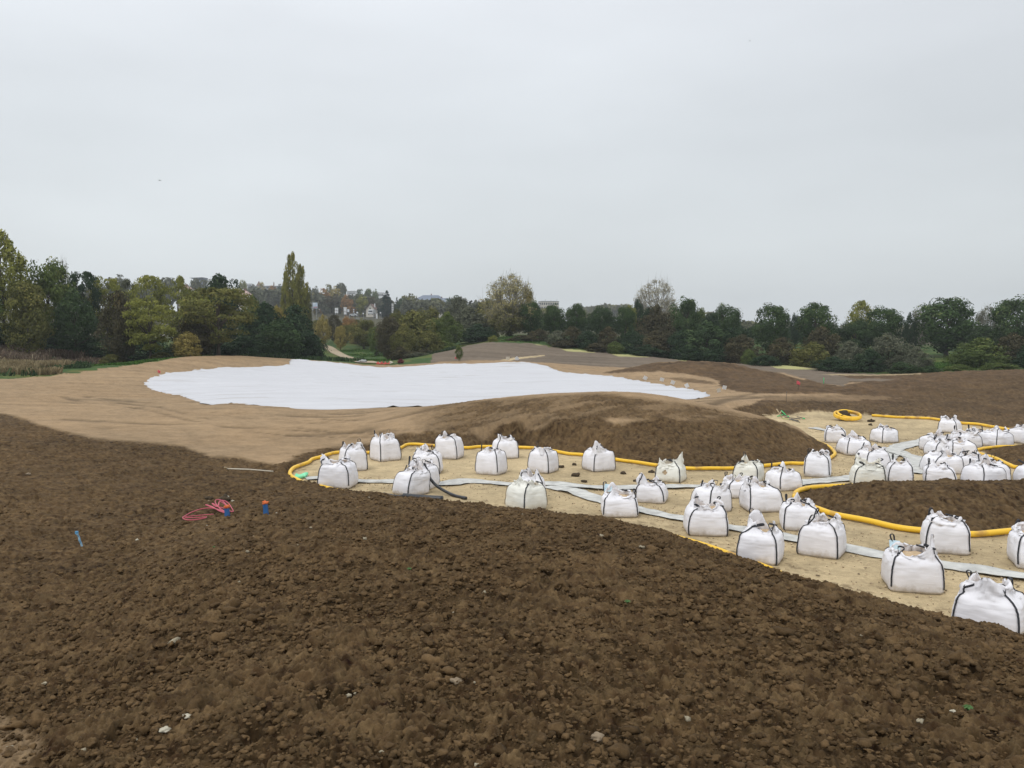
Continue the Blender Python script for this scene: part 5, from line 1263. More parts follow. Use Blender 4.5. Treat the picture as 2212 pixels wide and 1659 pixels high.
def wood_mass(name, segs, pal, label, seed, n_per=260, leaf=.9, leafz=1.0, hh=(4, 9)):
    "far-off wood that reads as one mass: many crowns, one object"
    rs = np.random.RandomState(seed); Vs = []; Fs = []; As = []; n0 = 0
    for (u0, u1, v0, v1, d0, d1, cnt) in segs:
        for _ in range(cnt):
            f = rs.rand(); u = u0+(u1-u0)*f; d = rs.uniform(d0, d1); top = v0+(v1-v0)*f+rs.uniform(0, 9)
            x, y, zt = unproj(u, top, d); zg = tz(x, y); h = max(2.0, zt-zg)
            h = min(h, 15); zb = zt-h
            w = rs.uniform(.5, .9)*h*.9
            m = n_per; dr = rs.normal(0, 1, (m, 3)); dr[:, 2] = np.abs(dr[:, 2])*1.0-.25; dr /= np.linalg.norm(dr, axis=1)[:, None]
            lob = 1+.25*(vnoise(dr[:, 0]*2+rs.rand()*9, dr[:, 2]*2+dr[:, 1]*2, 3)-.5)*2
            p = np.array([x, y, zb+h*.5])+dr*lob[:, None]*np.array([w*.5, w*.5, h*.5])*rs.uniform(.8, 1.05, (m, 1))
            V, F, A_ = leaves(p, dr, leaf*d/500, rs, np.clip(rs.rand()*.5+rs.rand(m)*.5, 0, 1), .8)
            Vs.append(V); Fs.append(F+n0); As.append(A_); n0 += len(V)
    o = mesh_obj(name, np.concatenate(Vs), np.concatenate(Fs), PAL[pal], smooth_=False, attrs={'r': ('FLOAT', 'POINT', np.concatenate(As))})
    return tag(o, label, 'wood', None, 'stuff')
wood_mass('distant_wood', [(-200, 560, 606, 618, 350, 600, 60), (540, 700, 622, 632, 430, 600, 40), (660, 840, 630, 640, 440, 600, 46), (830, 1100, 645, 648, 350, 520, 46), (700, 860, 655, 662, 430, 470, 14)], 'greyg', 'hazy wood covering the far hillside left of centre', 3)
wood_mass('distant_wood', [(1100, 1270, 664, 668, 400, 700, 26), (1255, 1300, 664, 658, 750, 950, 20), (1300, 1360, 657, 659, 750, 950, 26), (1362, 1560, 664, 676, 400, 800, 40), (1560, 2212, 690, 705, 400, 800, 70)], 'olive', 'pale distant wood and hill showing between the round trees on the right', 4, leaf=1.2)
wood_mass('distant_wood', [(1120, 1600, 684, 692, 158, 205, 80), (1600, 2212, 705, 715, 150, 200, 60)], 'dark', 'dark thicket filling the space behind the hedge and under the round trees', 6, n_per=420, leaf=.75)
wood_mass('scrub', [(690, 1100, 692, 690, 230, 380, 90), (540, 700, 680, 690, 200, 300, 20)], 'olive', 'mixed brown and russet scrub below the far road', 5, n_per=420, leaf=.6)
# ------------------------------------------------------------ grass path and weeds
M_path = noisy('path_gravel', (.30, .24, .165), (.40, .325, .225), 3, .95, .3, 20)
def grass_path():
    L_ = [(668,746),(690,748.5),(712,761),(739,775),(767,783),(794,787.5),(843,791)]; R_ = [(700,744.5),(718,750),(739,763),(767,774),(790,779),(810,782),(866,790)]
    A_ = spline([ground_at(u, v, 103) for u, v in L_], .8); B_ = spline([ground_at(u, v, 103) for u, v in R_], .8)
    n_ = 60; ia = np.linspace(0, len(A_)-1, n_); ib = np.linspace(0, len(B_)-1, n_)
    a = np.stack([np.interp(ia, range(len(A_)), A_[:, k]) for k in range(2)], 1); b = np.stack([np.interp(ib, range(len(B_)), B_[:, k]) for k in range(2)], 1)
    V = []
    for k in range(7):
        p = a+(b-a)*k/6; V.append(np.c_[p, terrain(p[:, 0], p[:, 1])+.09])
    V = np.stack(V, 1).reshape(-1, 3); i = np.arange(n_*7).reshape(n_, 7)
    o = mesh_obj('path', V, np.stack([i[:-1, :-1], i[:-1, 1:], i[1:, 1:], i[1:, :-1]], -1).reshape(-1, 4), M_path)
    tag(o, 'beige gravel path curving down between two lawns', None, None, 'structure')
grass_path()
def blades(name, regs, pal, label, seed, h=(.2, .4), w=.03, lean=.25):
    rs = np.random.RandomState(seed); P_ = []
    for (u0, u1, d0, d1, cnt) in regs:
        u = rs.uniform(u0, u1, cnt); d = rs.uniform(d0, d1, cnt); x = (u-CU)/FV*d
        ed = np.minimum(u-u0, u1-u)/max(1, (u1-u0)*.3); k = (fbm(x*.25, d*.25, 3, seed) > .40+.25*np.clip(1-ed, 0, 1)) & (d > np.interp(u, CREST[:, 0], CREST[:, 1])+.6); P_.append(np.c_[x[k], d[k]])
    P_ = np.concatenate(P_); n_ = len(P_); z = terrain(P_[:, 0], P_[:, 1])-.05
    hh_ = rs.uniform(*h, n_)*(.5+fbm(P_[:, 0]*.3, P_[:, 1]*.3, 2, seed+1)); a = rs.uniform(0, 3.14, n_); ww = w*rs.uniform(.6, 1.5, n_)
    dx = np.cos(a)*ww; dy = np.sin(a)*ww; lx = rs.normal(0, lean, n_)*hh_; ly = rs.normal(0, lean, n_)*hh_
    b0 = np.c_[P_[:, 0]-dx, P_[:, 1]-dy, z]; b1 = np.c_[P_[:, 0]+dx, P_[:, 1]+dy, z]
    t1 = np.c_[P_[:, 0]+dx*.5+lx, P_[:, 1]+dy*.5+ly, z+hh_]; t0 = np.c_[P_[:, 0]-dx*.5+lx, P_[:, 1]-dy*.5+ly, z+hh_]
    V = np.stack([b0, b1, t1, t0], 1).reshape(-1, 3)
    o = mesh_obj(name, V, np.arange(n_*4).reshape(n_, 4), PAL[pal], smooth_=False, attrs={'r': ('FLOAT', 'POINT', np.repeat(rs.rand(n_), 4))})
    return tag(o, label, 'plants', None, 'stuff')
PAL['weed'] = leaf_mat('leaf_dry_weed', (.10, .075, .055), (.22, .165, .125), (.30, .25, .17))
PAL['straw'] = leaf_mat('leaf_straw', (.20, .16, .09), (.33, .27, .16))
PAL['grass'] = leaf_mat('leaf_grass', (.04, .09, .02), (.085, .16, .035), (.13, .20, .05))
blades('dry_weeds', [(-250, 230, 86, 103, 26000)], 'weed', 'tall dry pinkish brown weeds in front of the wood at the far left', 21, (.4, 1.0), .05, .35)
blades('dry_grass', [(-80, 160, 68, 84, 16000)], 'straw', 'patch of pale straw coloured grass on a low hump at the far left', 22, (.35, .7), .05, .35)
blades('nettles', [(-100, 100, 66, 80, 500), (90, 200, 74, 90, 2500), (520, 640, 101, 112, 9000), (640, 790, 103, 118, 3000), (880, 1010, 118, 130, 6000)], 'dark', 'dark green low weeds along the outer rim of the bare earth', 23, (.2, .55), .10, .4)
blades('grass', [(170, 560, 78, 105, 26000), (600, 700, 104, 150, 16000), (735, 880, 112, 170, 18000), (1960, 2120, 96, 120, 8000), (1050, 1170, 131, 150, 4000)], 'grass', 'bright mown grass beyond the bare earth and beside the path', 24, (.10, .22), .08, .5)

# ------------------------------------------------------------ far buildings, road signs and vehicles
def plain(name, c, rough=.7, spec=.3): return noisy(name, tuple(x*.92 for x in c), tuple(min(1, x*1.06) for x in c), 2, rough, 0, spec=spec)
M_wall = plain('render_wall', (.52, .50, .45)); M_white = plain('white_paint', (.66, .67, .68)); M_cream2 = plain('cream_wall', (.55, .52, .46))
M_slate = plain('blue_slate', (.15, .18, .235)); M_tile = plain('brown_tile', (.17, .105, .08)); M_pink = plain('pink_tile', (.42, .30, .26)); M_glass = plain('dark_glass', (.06, .075, .09), .25, .5)
M_grey = plain('grey_metal', (.26, .27, .28), .5); M_red = plain('red_plastic', (.42, .06, .045), .6); M_flag = plain('flag_pink', (.62, .10, .12), .6); M_blue = plain('blue_paint', (.03, .12, .32), .6)
M_lb = plain('light_blue_paint', (.10, .30, .50), .6); M_orange = plain('orange_paint', (.70, .17, .05), .6); M_green = plain('green_paint', (.05, .50, .16), .6); M_wood = noisy('stake_wood', (.36, .28, .17), (.50, .41, .27), 8, .85, .3, 60)
M_ad = plain('poster_sky', (.45, .55, .66), .5); M_ad2 = plain('poster_red', (.35, .10, .12), .5); M_steel = plain('galvanised', (.35, .37, .38), .4)
def BB(root_name, u0, u1, v1, d, label, cat, depth, group=None):
    """things placed by their outline: returns root and a local box adder working in metres"""
    xc, _, _ = unproj((u0+u1)/2, v1, d); zg = tz(xc, d)-.3
    r = empty(root_name, (xc, d, zg), label, cat, group)
    def X_(u): return (u-CU)/FV*d-xc
    def Zp(v): return unproj(CU, v, d)[2]-zg
    return r, X_, Zp
def boxpart(name, r, x0, x1, y0, y1, z0, z1, mat): return MB().box(x0, x1, y0, y1, z0, z1).build(name, mat, r)
def block(u0, u1, vt, d, depth, wallm, label, floors=3, cols=6, name='apartment_building', roof=None, extras=()):
    r, X_, Z_ = BB(name, u0, u1, vt, d, label, 'building', depth)
    z1 = Z_(vt); boxpart('wall', r, X_(u0), X_(u1), 0, depth, 0, z1, wallm)
    boxpart('roof', r, X_(u0)-.2, X_(u1)+.2, -.25, depth+.2, z1+.003, z1+.35, roof or M_grey)
    W_ = X_(u1)-X_(u0); fh = 3.0
    for f in range(floors):
        for c in range(cols):
            xa = X_(u0)+W_*(c+.18)/cols; xb = X_(u0)+W_*(c+.82)/cols; zt = z1-.8-f*fh
            if zt-1.6 > .3: boxpart('window', r, xa, xb, -.04, .03, zt-1.5, zt, M_glass)
    for (ua, ub, vb, ya, yb, m_, nm) in extras: boxpart(nm, r, X_(ua), X_(ub), ya, yb, z1+.35, Z_(vb), m_)
    return r
block(752, 768, 629.5, 700, 12, M_white, 'first pale flat roofed building between far trees, left of the conifer', 2, 6)
block(815, 829, 633, 650, 12, M_white, 'second pale flat roofed building, touching the top of the dark conifer', 3, 5)
block(1164, 1207, 651.5, 600, 16, M_cream2, 'cream block of flats on the skyline right of the half bare tree', 3, 9, extras=[(1170, 1200, 649.8, 3, 10, M_grey, 'rooftop_unit'), (1178, 1178.6, 645.5, 4, 4.2, M_grey, 'antenna'), (1203, 1203.6, 646, 4, 4.2, M_grey, 'antenna'), (1190, 1190.5, 647, 5, 5.2, M_grey, 'antenna')])
block(1156, 1166, 656.5, 598, 8, M_white, 'low white wing at the left of the cream block on the skyline', 1, 3)
block(897, 966, 659.5, 440, 14, M_wall, 'long low beige building below the blue roofed one', 1, 12, name='low_building')
block(534, 546, 613.5, 880, 10, M_white, 'small white flat building on the skyline left of the spire', 1, 4, name='flat_building')
block(538, 616, 618, 870, 12, M_grey, 'long grey roofed hall on the skyline under the spire and chimney', 1, 10, name='long_hall')
def hip_house(u0, u1, vr, ve, vb, d, depth, label, wallm, roofm, name='roofed_building', cols=8, inset=8, dormers=0):
    r, X_, Z_ = BB(name, u0, u1, vb, d, label, 'building', depth)
    boxpart('wall', r, X_(u0), X_(u1), 0, depth, min(0, Z_(vb)), Z_(ve), wallm)
    rf = MB().hip(X_(u0)-.4, X_(u1)+.4, -.5, depth+.5, Z_(ve)+.003, Z_(vr), inset).build('roof', roofm, r)
    W_ = X_(u1)-X_(u0)
    for c in range(cols): boxpart('window', r, X_(u0)+W_*(c+.3)/cols, X_(u0)+W_*(c+.7)/cols, -.05, .03, Z_(ve)-2.2, Z_(ve)-.7, M_glass)
    for c in range(dormers):
        xa = X_(u0)+W_*(c+.8)/(dormers+.6); zb_ = Z_(ve)+.3
        boxpart('dormer', r, xa, xa+1.1, .1, 1.6, zb_, zb_+1.2, M_white)
    boxpart('chimney', r, X_(u0)+W_*.5, X_(u0)+W_*.5+.8, depth*.5, depth*.5+.8, Z_(vr)-1, Z_(vr)+1.0, M_tile)
    return r
hip_house(896, 962, 636.5, 647.5, 662, 620, 16, 'large building with a long blue slate hip roof on the hillside', M_wall, M_slate, cols=10, inset=6)
hip_house(917, 986, 643, 652, 662, 596, 14, 'lower white building with blue slate roof and small dormers in front of the large one', M_white, M_slate, cols=12, inset=7, dormers=8)
hip_house(512, 534, 627, 636, 650, 350, 8, 'pale house with a pinkish roof half hidden in the trees left of the spire', M_wall, M_pink, 'house', 3, 1.2)
hip_house(386, 408, 617.5, 623, 640, 380, 8, 'house with a pinkish roof behind the umbrella shaped tree', M_wall, M_pink, 'house', 3, 1.2)
# gabled house by the road
r, X_, Z_ = BB('gabled_house', 790, 812, 682, 430, 'beige house with its gable end facing us beside the road', 'house', 9)
boxpart('wall', r, X_(792), X_(810), 0, 10, 0, Z_(668), M_cream2)
MB().gable(X_(792)+.01, X_(810)-.01, .02, 9.98, Z_(668)+.002, Z_(657.2), 'y').build('gable', M_cream2, r)
ridge = X_(801); ze, zr = Z_(668.6), Z_(656.4)
for s in (-1, 1):
    xe = ridge+s*(X_(811)-ridge); V = [(xe, -.4, ze), (ridge, -.4, zr), (ridge, 10.4, zr), (xe, 10.4, ze)]; V += [(a, b, c+.18) for a, b, c in V]
    MB().add(V, [(0, 1, 2, 3), (7, 6, 5, 4), (0, 4, 5, 1), (1, 5, 6, 2), (2, 6, 7, 3), (3, 7, 4, 0)]).build('roof', M_tile, r)
boxpart('chimney', r, X_(807), X_(808.6), 4, 4.6, Z_(663), Z_(655), M_white)
boxpart('window', r, X_(799), X_(802), -.05, .02, Z_(668), Z_(664.5), M_glass)
# lorry
r, X_, Z_ = BB('lorry', 795, 806, 680, 415, 'white lorry seen from the front, parked before the gabled house', 'lorry', 8)
zb = Z_(680.5)
boxpart('cab', r, X_(796), X_(806), 0, 2.2, zb+.5, Z_(669.5), M_white); boxpart('windscreen', r, X_(797), X_(805), -.05, .02, Z_(674), Z_(670.8), M_glass)
boxpart('cargo_box', r, X_(795.6), X_(806.4), 2.3, 9, zb+.8, Z_(668.2), M_white); boxpart('bumper', r, X_(796), X_(806), -.15, -.01, zb+.35, zb+.8, M_grey)
for s in (-1, 1):
    V, F = tube([(X_(801)+s*.75, .7, zb+.42), (X_(801)+s*1.05, .7, zb+.42)], .42, 14); mesh_obj('wheel', V, F, M_blk, r)
# silver car
r, X_, Z_ = BB('parked_car', 756, 768, 683, 410, 'pale car roof showing behind the white sign frames', 'car', 4)
zb = Z_(683); prof = [(-1.9, .3), (-1.95, .75), (-1.3, .9), (-.7, 1.4), (.7, 1.42), (1.4, .95), (2.0, .8), (2.0, .3)]
V = [(x, y, z+zb) for y in (0, 1.7) for x, z in prof]; n8 = len(prof)
F = [tuple(range(n8)), tuple(range(2*n8-1, n8-1, -1))]+[(k, (k+1) % n8, n8+(k+1) % n8, n8+k) for k in range(n8)]
mesh_obj('car_body', V, F, plain('silver_paint', (.5, .52, .54), .3, .5), r, False)
boxpart('side_window', r, -.75, .75, -.02, -.004, zb+.95, zb+1.3, M_glass)
for s in (-1.2, 1.2):
    V, F = tube([(s, -.03, zb+.32), (s, .2, zb+.32)], .32, 14); mesh_obj('wheel', V, F, M_blk, r)
def frame_sign(u0, u1, vt, vb, vg, d, label, panels, name='road_sign', cat='sign', mats=None, group=None, postw=.12):
    r, X_, Z_ = BB(name, u0, u1, vg, d, label, cat, 1, group)
    for q, (a, b, c, e2) in enumerate(panels): boxpart('panel', r, X_(a), X_(b), -.06, .0, Z_(e2), Z_(c), (mats or [M_white])[q % len(mats or [1])])
    for uu in ((u0+.15*(u1-u0), u1-.15*(u1-u0)) if u1-u0 > 3 else ((u0+u1)/2,)): boxpart('post', r, X_(uu)-postw/2, X_(uu)+postw/2, .02, .02+postw, 0, Z_(vt)-.1, M_steel)
    return r
frame_sign(724.7, 732, 665, 676.5, 680, 400, 'left white double panel sign on posts by the far road', [(724.7, 728.1, 665, 670.3), (728.5, 731.9, 665, 670.3), (724.7, 728.1, 671, 676.5), (728.5, 731.9, 671, 676.5)])
frame_sign(743.3, 750.7, 664, 679.5, 682, 398, 'tall white sign with a dark middle band by the far road', [(743.3, 750.5, 663.8, 666), (743.8, 750, 666.3, 672.2), (744, 749.5, 673, 675.5), (744, 749.5, 676, 679)])
frame_sign(751, 756, 668, 677, 682, 398.6, 'small framed white sign right of the tall white sign', [(751, 755.8, 668, 674)])
r = frame_sign(675.6, 686.9, 653.6, 666.2, 690, 380, 'large billboard with a pale blue picture right of the poplars', [(675.6, 686.9, 653.4, 666.4)], 'billboard', 'billboard', [M_grey])
r2 = r; X_ = lambda u: (u-681.25)/FV*380; 
Zb_ = lambda v: unproj(CU, v, 380)[2]-r2.location.z
boxpart('poster', r2, X_(676), X_(686.5), -.09, -.062, Zb_(665.9), Zb_(653.9), M_ad); boxpart('poster', r2, X_(677), X_(686), -.12, -.093, Zb_(664.6), Zb_(662.6), M_ad2)
boxpart('poster', r2, X_(677), X_(682), -.12, -.093, Zb_(657), Zb_(655), M_white)
frame_sign(670.5, 674.8, 653.6, 665, 690, 384, 'narrow white billboard edge just left of the pale blue one', [(670.5, 674.8, 653.6, 665.5)], 'billboard', 'billboard')
frame_sign(764, 766.4, 667.5, 678, 682, 395, 'small post with two round white signs by the far road', [(764, 766.6, 667.8, 670.2), (764.2, 766.4, 672, 674.6)], postw=.1)
frame_sign(771, 775, 673.5, 677, 682, 395, 'tiny white square sign near the two round signs', [(771, 774.6, 673.6, 677)], postw=.1)
frame_sign(784.4, 787.2, 676, 680, 682, 395, 'tiny white sign left of the lorry', [(784.4, 787, 675.6, 678.6)], postw=.1)
frame_sign(846.4, 851.4, 655, 678, 684, 392, 'tall narrow lattice sign tower right of the dark conifer', [(847, 851, 656+q*3.6, 658.2+q*3.6) for q in range(6)], 'sign_tower', postw=.12)
frame_sign(821, 825, 674, 678, 683, 390, 'small white sign under the right side of the dark conifer', [(821.5, 824, 674, 677)], postw=.1)
for (ua, ub, vt, lb) in ((813.2, 816.2, 677.6, 'left white utility box by the far road'), (808, 809.4, 676, 'dark slim utility box next to the lorry')):
    r, X_, Z_ = BB('utility_box', ua, ub, 683, 396, lb, 'utility box', 1); boxpart('cabinet', r, X_(ua), X_(ub), 0, .6, 0, Z_(vt), M_white if 'white' in lb else M_glass); boxpart('cap', r, X_(ua)-.05, X_(ub)+.05, -.05, .65, Z_(vt)+.003, Z_(vt)+.08, M_grey)
# skyline oddities
r, X_, Z_ = BB('church_spire', 555.8, 565.4, 640, 900, 'pointed brown spire on the left skyline', 'spire', 8)
boxpart('tower', r, X_(557), X_(564.2), 1, 4.6, 0, Z_(618), M_wall)
zs_, za = Z_(618), Z_(606.4); xa, xb = X_(555.6), X_(565.6)
MB().add([(xa, 0, zs_), (xb, 0, zs_), (xb, 5.5, zs_), (xa, 5.5, zs_), ((xa+xb)/2, 2.7, za)], [(0, 1, 4), (1, 2, 4), (2, 3, 4), (3, 0, 4), (3, 2, 1, 0)]).build('roof', M_tile, r)
r, X_, Z_ = BB('brick_chimney', 590.8, 593.2, 640, 900, 'slim dark chimney stack on the left skyline', 'chimney', 2)
V, F = tube([(0, 0, 0), (0, 0, Z_(609.4))], [.75, .6], 12); mesh_obj('stack', V, F, M_tile, r); V, F = tube([(0, 0, Z_(611.5)), (0, 0, Z_(610.6))], .72, 12); mesh_obj('band', V, F, M_white, r)
r, X_, Z_ = BB('winged_building', 412, 437, 640, 800, 'modern building with a pointed blue grey roof wing on the left skyline', 'building', 10)
boxpart('wall', r, X_(423.5), X_(440), 2, 12, 0, Z_(603.6), M_slate)
zt_, zm = Z_(599), Z_(603.5)
V = [(X_(412.3), 0, Z_(600)), (X_(442), 0, zt_), (X_(442), 14, zt_), (X_(412.3), 14, Z_(600)), (X_(423), 2, zm), (X_(441), 2, zm), (X_(441), 12, zm), (X_(423), 12, zm)]
MB().add(V, [(0, 3, 2, 1), (4, 5, 6, 7), (0, 1, 5, 4), (1, 2, 6, 5), (2, 3, 7, 6), (3, 0, 4, 7)]).build('roof', M_slate, r)
# far road
pts = [unproj(u, 684, 392)[:2] for u in range(640, 1101, 20)]
V = []
for (x, y) in pts:
    for dy in (-3, 3): V.append((x, y+dy, tz(x, y+dy)+.12))
tag(mesh_obj('road', V, [(2*k, 2*k+2, 2*k+3, 2*k+1) for k in range(len(pts)-1)], plain('asphalt', (.09, .09, .092), .9)), 'far road running behind the scrub on the hillside', None, None, 'structure')

# ------------------------------------------------------------ small things on the left slope
x, y, z = on_ground(490, 1019)
x2, y2, z2 = on_ground(590, 1022.5)
r = empty('rake', (x, y, z), 'wooden rake lying on the dark soil at the end of the tan earth', 'rake')
hv = Vector((x2-x, y2-y, z2-z)); V, F = tube([(0, 0, .10), tuple(hv*.5+Vector((0, 0, .10))), tuple(hv+Vector((0, 0, .06)))], .02, 8); mesh_obj('handle', V, F, noisy('pale_wood', (.46, .42, .34), (.58, .53, .43), 5), r)
V, F = tube([(-.02, -.15, .17), (0, 0, .13), (.0, .15, .0)], .022, 6); mesh_obj('rake_head', V, F, M_wood, r)
M_hose = plain('pink_hose', (.46, .085, .12), .5)
hx, hy, hz = on_ground(470, 1113)
def lp(u, v, up=0.0):
    X0, Y0, Z0 = unproj(u, v, 1.0); dx, dz = X0, Z0-EYE
    d = hy+ (1113-v)*.045; d = max(hy-.8, min(hy+1.6, d))
    return (dx*d, d, max(EYE+dz*d, tz(dx*d, d)+.02))
qz = lambda zx, zy: lp(329.1+zx/6.721, 976.4+zy/6.721)
hp = [(790,955),(760,975),(640,993),(500,985),(442,955),(480,925),(560,880),(680,835),(800,815),(900,820),(1000,850),(1090,905),(1040,890),(960,850),(880,800),(780,765),(830,790),(940,830),(1050,880),(1100,915),(1000,830),(930,760),(912,715),(940,690),(1010,705),(1060,750),(1080,780),(1030,740),(975,720),(960,760),(965,780),(968,740),(990,706),(1050,708),(1110,750),(1150,810),(1172,860),(1165,895),(1110,850),(1020,810),(920,790),(870,745),(960,800),(990,850),(930,830),(860,800),(770,765)]
V, F = tube([tuple(p) for p in spline([qz(a, b) for a, b in hp], .04)], .013, 6)
hose = mesh_obj('pink_hose', V, F, M_hose); tag(hose, 'tangle of thin pink hose looped over the dark soil', 'hose')
V, F = tube([tuple(p) for p in spline([qz(a, b) for a, b in [(890,903),(780,912),(620,925),(500,938),(470,950),(600,955),(720,948),(790,955)]], .05)], .012, 6)
o = mesh_obj('pink_hose_end', V, F, M_hose); tag(o, 'flat loop of pink hose trailing left from the tangle', 'hose')
def post(u, v0, v1, vt, w, label):
    x, y, z = on_ground(u, v1)
    r = empty('marker_post', (x, y, z), label, 'post', 'blue posts with orange tops')
    H_ = (v1-v0)/FV*y+.03; Ht = (v0-vt)/FV*y; w2 = w/FV*y/2
    V = []
    for zz, s, t_ in ((-.1, 1.1, 0), (H_*.5, 1, -.01), (H_, 1.0, -.02)):
        for a, b in ((-1, -1), (1, -1), (1, 1), (-1, 1)): V.append((a*w2*s+t_, b*w2*s, zz))
    mesh_obj('post_body', V, [(3, 2, 1, 0), (8, 9, 10, 11)]+[(k+4*q, (k+1) % 4+4*q, (k+1) % 4+4*q+4, k+4*q+4) for q in (0, 1) for k in range(4)], M_blue, r, False)
    mb = MB(); rs = np.random.RandomState(int(u)); 
    for k in range(9):
        a = rs.uniform(0, 6.28); p0 = np.array([math.cos(a)*w2*.9-.02, math.sin(a)*w2*.9, H_+.004]); p1 = p0+np.array([rs.uniform(-.05, .07), rs.uniform(-.03, .03), Ht*rs.uniform(.5, 1.1)]); V_, F_ = tube([p0, (p0+p1)/2+rs.normal(0, .01, 3), p1], [.022, .03, .014], 5); mb.add(V_, F_)
    mb.build('orange_top', M_orange, r); return r
post(491.5, 1100, 1111.5, 1094, 8.6, 'blue post with orange top inside the pink hose tangle')
post(575, 1091, 1108.5, 1084.5, 8.6, 'blue post with orange top standing alone right of the pink hose')
x, y, z = on_ground(175.6, 1181)
z += .05
r = empty('survey_stake', (x, y, z), 'weathered light blue stake leaning on the lower left slope', 'stake')
xt, _, zt = unproj(165.5, 1148, y); V = []
for q, f in enumerate(np.linspace(-.15, 1, 6)):
    cx_, cz_ = (xt-x)*f, (zt-z)*f
    for a, b in ((-1, -1), (1, -1), (1, 1), (-1, 1)): V.append((cx_+a*.016, b*.013+.01*math.sin(q*9), cz_))
F = [(k+4*q, (k+1) % 4+4*q, (k+1) % 4+4*q+4, k+4*q+4) for q in range(5) for k in range(4)]+[(20, 21, 22, 23)]
mesh_obj('stake_shaft', V, F, noisy('worn_blue', (.10, .30, .50), (.30, .40, .45), 14, .8), r, False)
MB().box((xt-x)*.98-.026, (xt-x)*.98+.026, -.02, .02, (zt-z)*.8, (zt-z)*1.02).build('painted_tip', M_lb, r)
for i, (u, v, rr_, lb) in enumerate([(491, 1075, .085, 'largest pale rock beside the top of the pink hose tangle'), (502.5, 1083, .05, 'smaller pale rock right of the largest one by the pink hose'), (451, 1083, .04, 'small ochre stone at the upper left end of the pink hose'), (61, 1026, .10, 'ochre stone on the dark soil near the left edge, below the tan earth'),
   (296, 1167, .045, 'whitish stone on the dark slope right of the light blue stake'), (597.5, 1109, .03, 'tiny white stone right of the lone blue post'), (447, 1136, .025, 'tiny white chip just below the pink hose'), (548, 1160, .022, 'tiny white chip below and left of the lone blue post'),
   (357, 1582, .035, 'broken white flint near the bottom left, the lower of two'), (404, 1551, .03, 'curved white flint near the bottom left, the upper of two'), (198, 1550, .018, 'thin pale chip between the two flints and the left edge'), (20, 1619, .028, 'white chip at the very left of the bottom soil'),
   (985, 1476, .04, 'flat grey stone in the middle of the near soil'), (2058, 1540, .02, 'pale chip at the lower right of the near soil'), (1290, 1600, .045, 'rounded brown grey stone at the bottom centre')]):
    x, y, z = on_ground(u, v, 2.5); lump('stone', x, y, z+.005, rr_*.62, M_stone if i not in (2, 3, 12, 14) else noisy('ochre_stone', (.19, .145, .095), (.28, .22, .15), 12, .9, .5, 40), i+40, lb, 'stone', 'stray stones on the dark soil', .6)
for i, (u, v, rr_, lb) in enumerate([(486, 1081, .13, 'dark clod under the pale rocks by the pink hose'), (453, 1079, .09, 'dark clod at the upper left end of the pink hose')]):
    x, y, z = on_ground(u, v); lump('soil_lump', x, y, z, rr_, M_soil, i+70, lb, 'soil lump')
def seedling(u, v, label):
    x, y, z = on_ground(u, v, 2.5); mb = MB()
    for k in range(7):
        a = k*.9; c, s = math.cos(a), math.sin(a); L = .03; mb.add([(0, 0, .03), (c*L*.5-s*.012, s*L*.5+c*.012, .06), (c*L, s*L, .05), (c*L*.5+s*.012, s*L*.5-c*.012, .055)], [(0, 1, 2, 3)])
    o = mb.build('seedling', plain('seedling_green', (.06, .13, .035))); o.location = (x, y, z+.01); md = o.modifiers.new('t', 'SOLIDIFY'); md.thickness = .002
    tag(o, label, 'seedling', 'seedlings on the bare soil')
seedling(884, 1241, 'green seedling in the middle of the near soil, below the leaning bag'); seedling(1355, 1315, 'green seedling on the near soil below the squat bags'); seedling(462, 1189, 'green seedling below the pink hose tangle'); seedling(2090, 1552, 'green seedling at the lower right of the near soil')

# ------------------------------------------------------------ flags, tags and stakes
def flag(u, vt, vb, label, ulist, dmin=30, stem=M_steel, cloth=M_flag, fw=.30, fh=.26):
    x, y, z = ground_at(u, vb, dmin); r = empty('marker_flag', (x, y, z), label, 'flag'); H_ = (vb-vt)/FV*y
    V, F = tube([(0, 0, -.1), (.01, 0, H_*.5), (0, 0, H_)], .012, 6); mesh_obj('stem', V, F, stem, r)
    n_ = 8; V = [(-fw*.45+fw*i/n_, .03*math.sin(i*1.3), H_-fh*j/5*(1-.25*i/n_)-.12*(i/n_)**2) for j in range(6) for i in range(n_+1)]
    F = [(j*9+i, j*9+i+1, (j+1)*9+i+1, (j+1)*9+i) for j in range(5) for i in range(n_)]
    o = mesh_obj('cloth', V, F, cloth, r); md = o.modifiers.new('t', 'SOLIDIFY'); md.thickness = .006; return r
flag(343.5, 799, 806.5, 'small pink flag at the left end of the white sheet', None, 60, fw=.24, fh=.26)
flag(1724, 822.5, 843, 'pink flag on a dark stick right of the brown mound', None, 50, stem=M_blk, fw=.24, fh=.28)
flag(985, 771, 777, 'small pink flag beside the sapling behind the sheet', None, 101, fw=.3, fh=.25)
def stake(u, vt, vb, label, mat, w=.02, dmin=40, lean=0, tip=None):
    x, y, z = ground_at(u, vb, dmin); r = empty('survey_stake', (x, y, z), label, 'stake'); H_ = (vb-vt)/FV*y
    V, F = tube([(0, 0, -.1), (lean*H_*.5, 0, H_*.5), (lean*H_, 0, H_)], w, 6); mesh_obj('stake_shaft', V, F, mat, r)
    V, F = tube([(lean*H_*.93, 0, H_*.93), (lean*H_*1.02, 0, H_*1.02)], w*1.25, 6); mesh_obj('painted_tip', V, F, tip or mat, r)
stake(1779.3, 816, 828.5, 'bright green stake standing on the grey strip right of the pink flag', M_green, .028, 50)
stake(1698, 846, 868, 'thin dark twig like stake behind the pile of green tipped stakes', M_blk, .012, 44, .05)
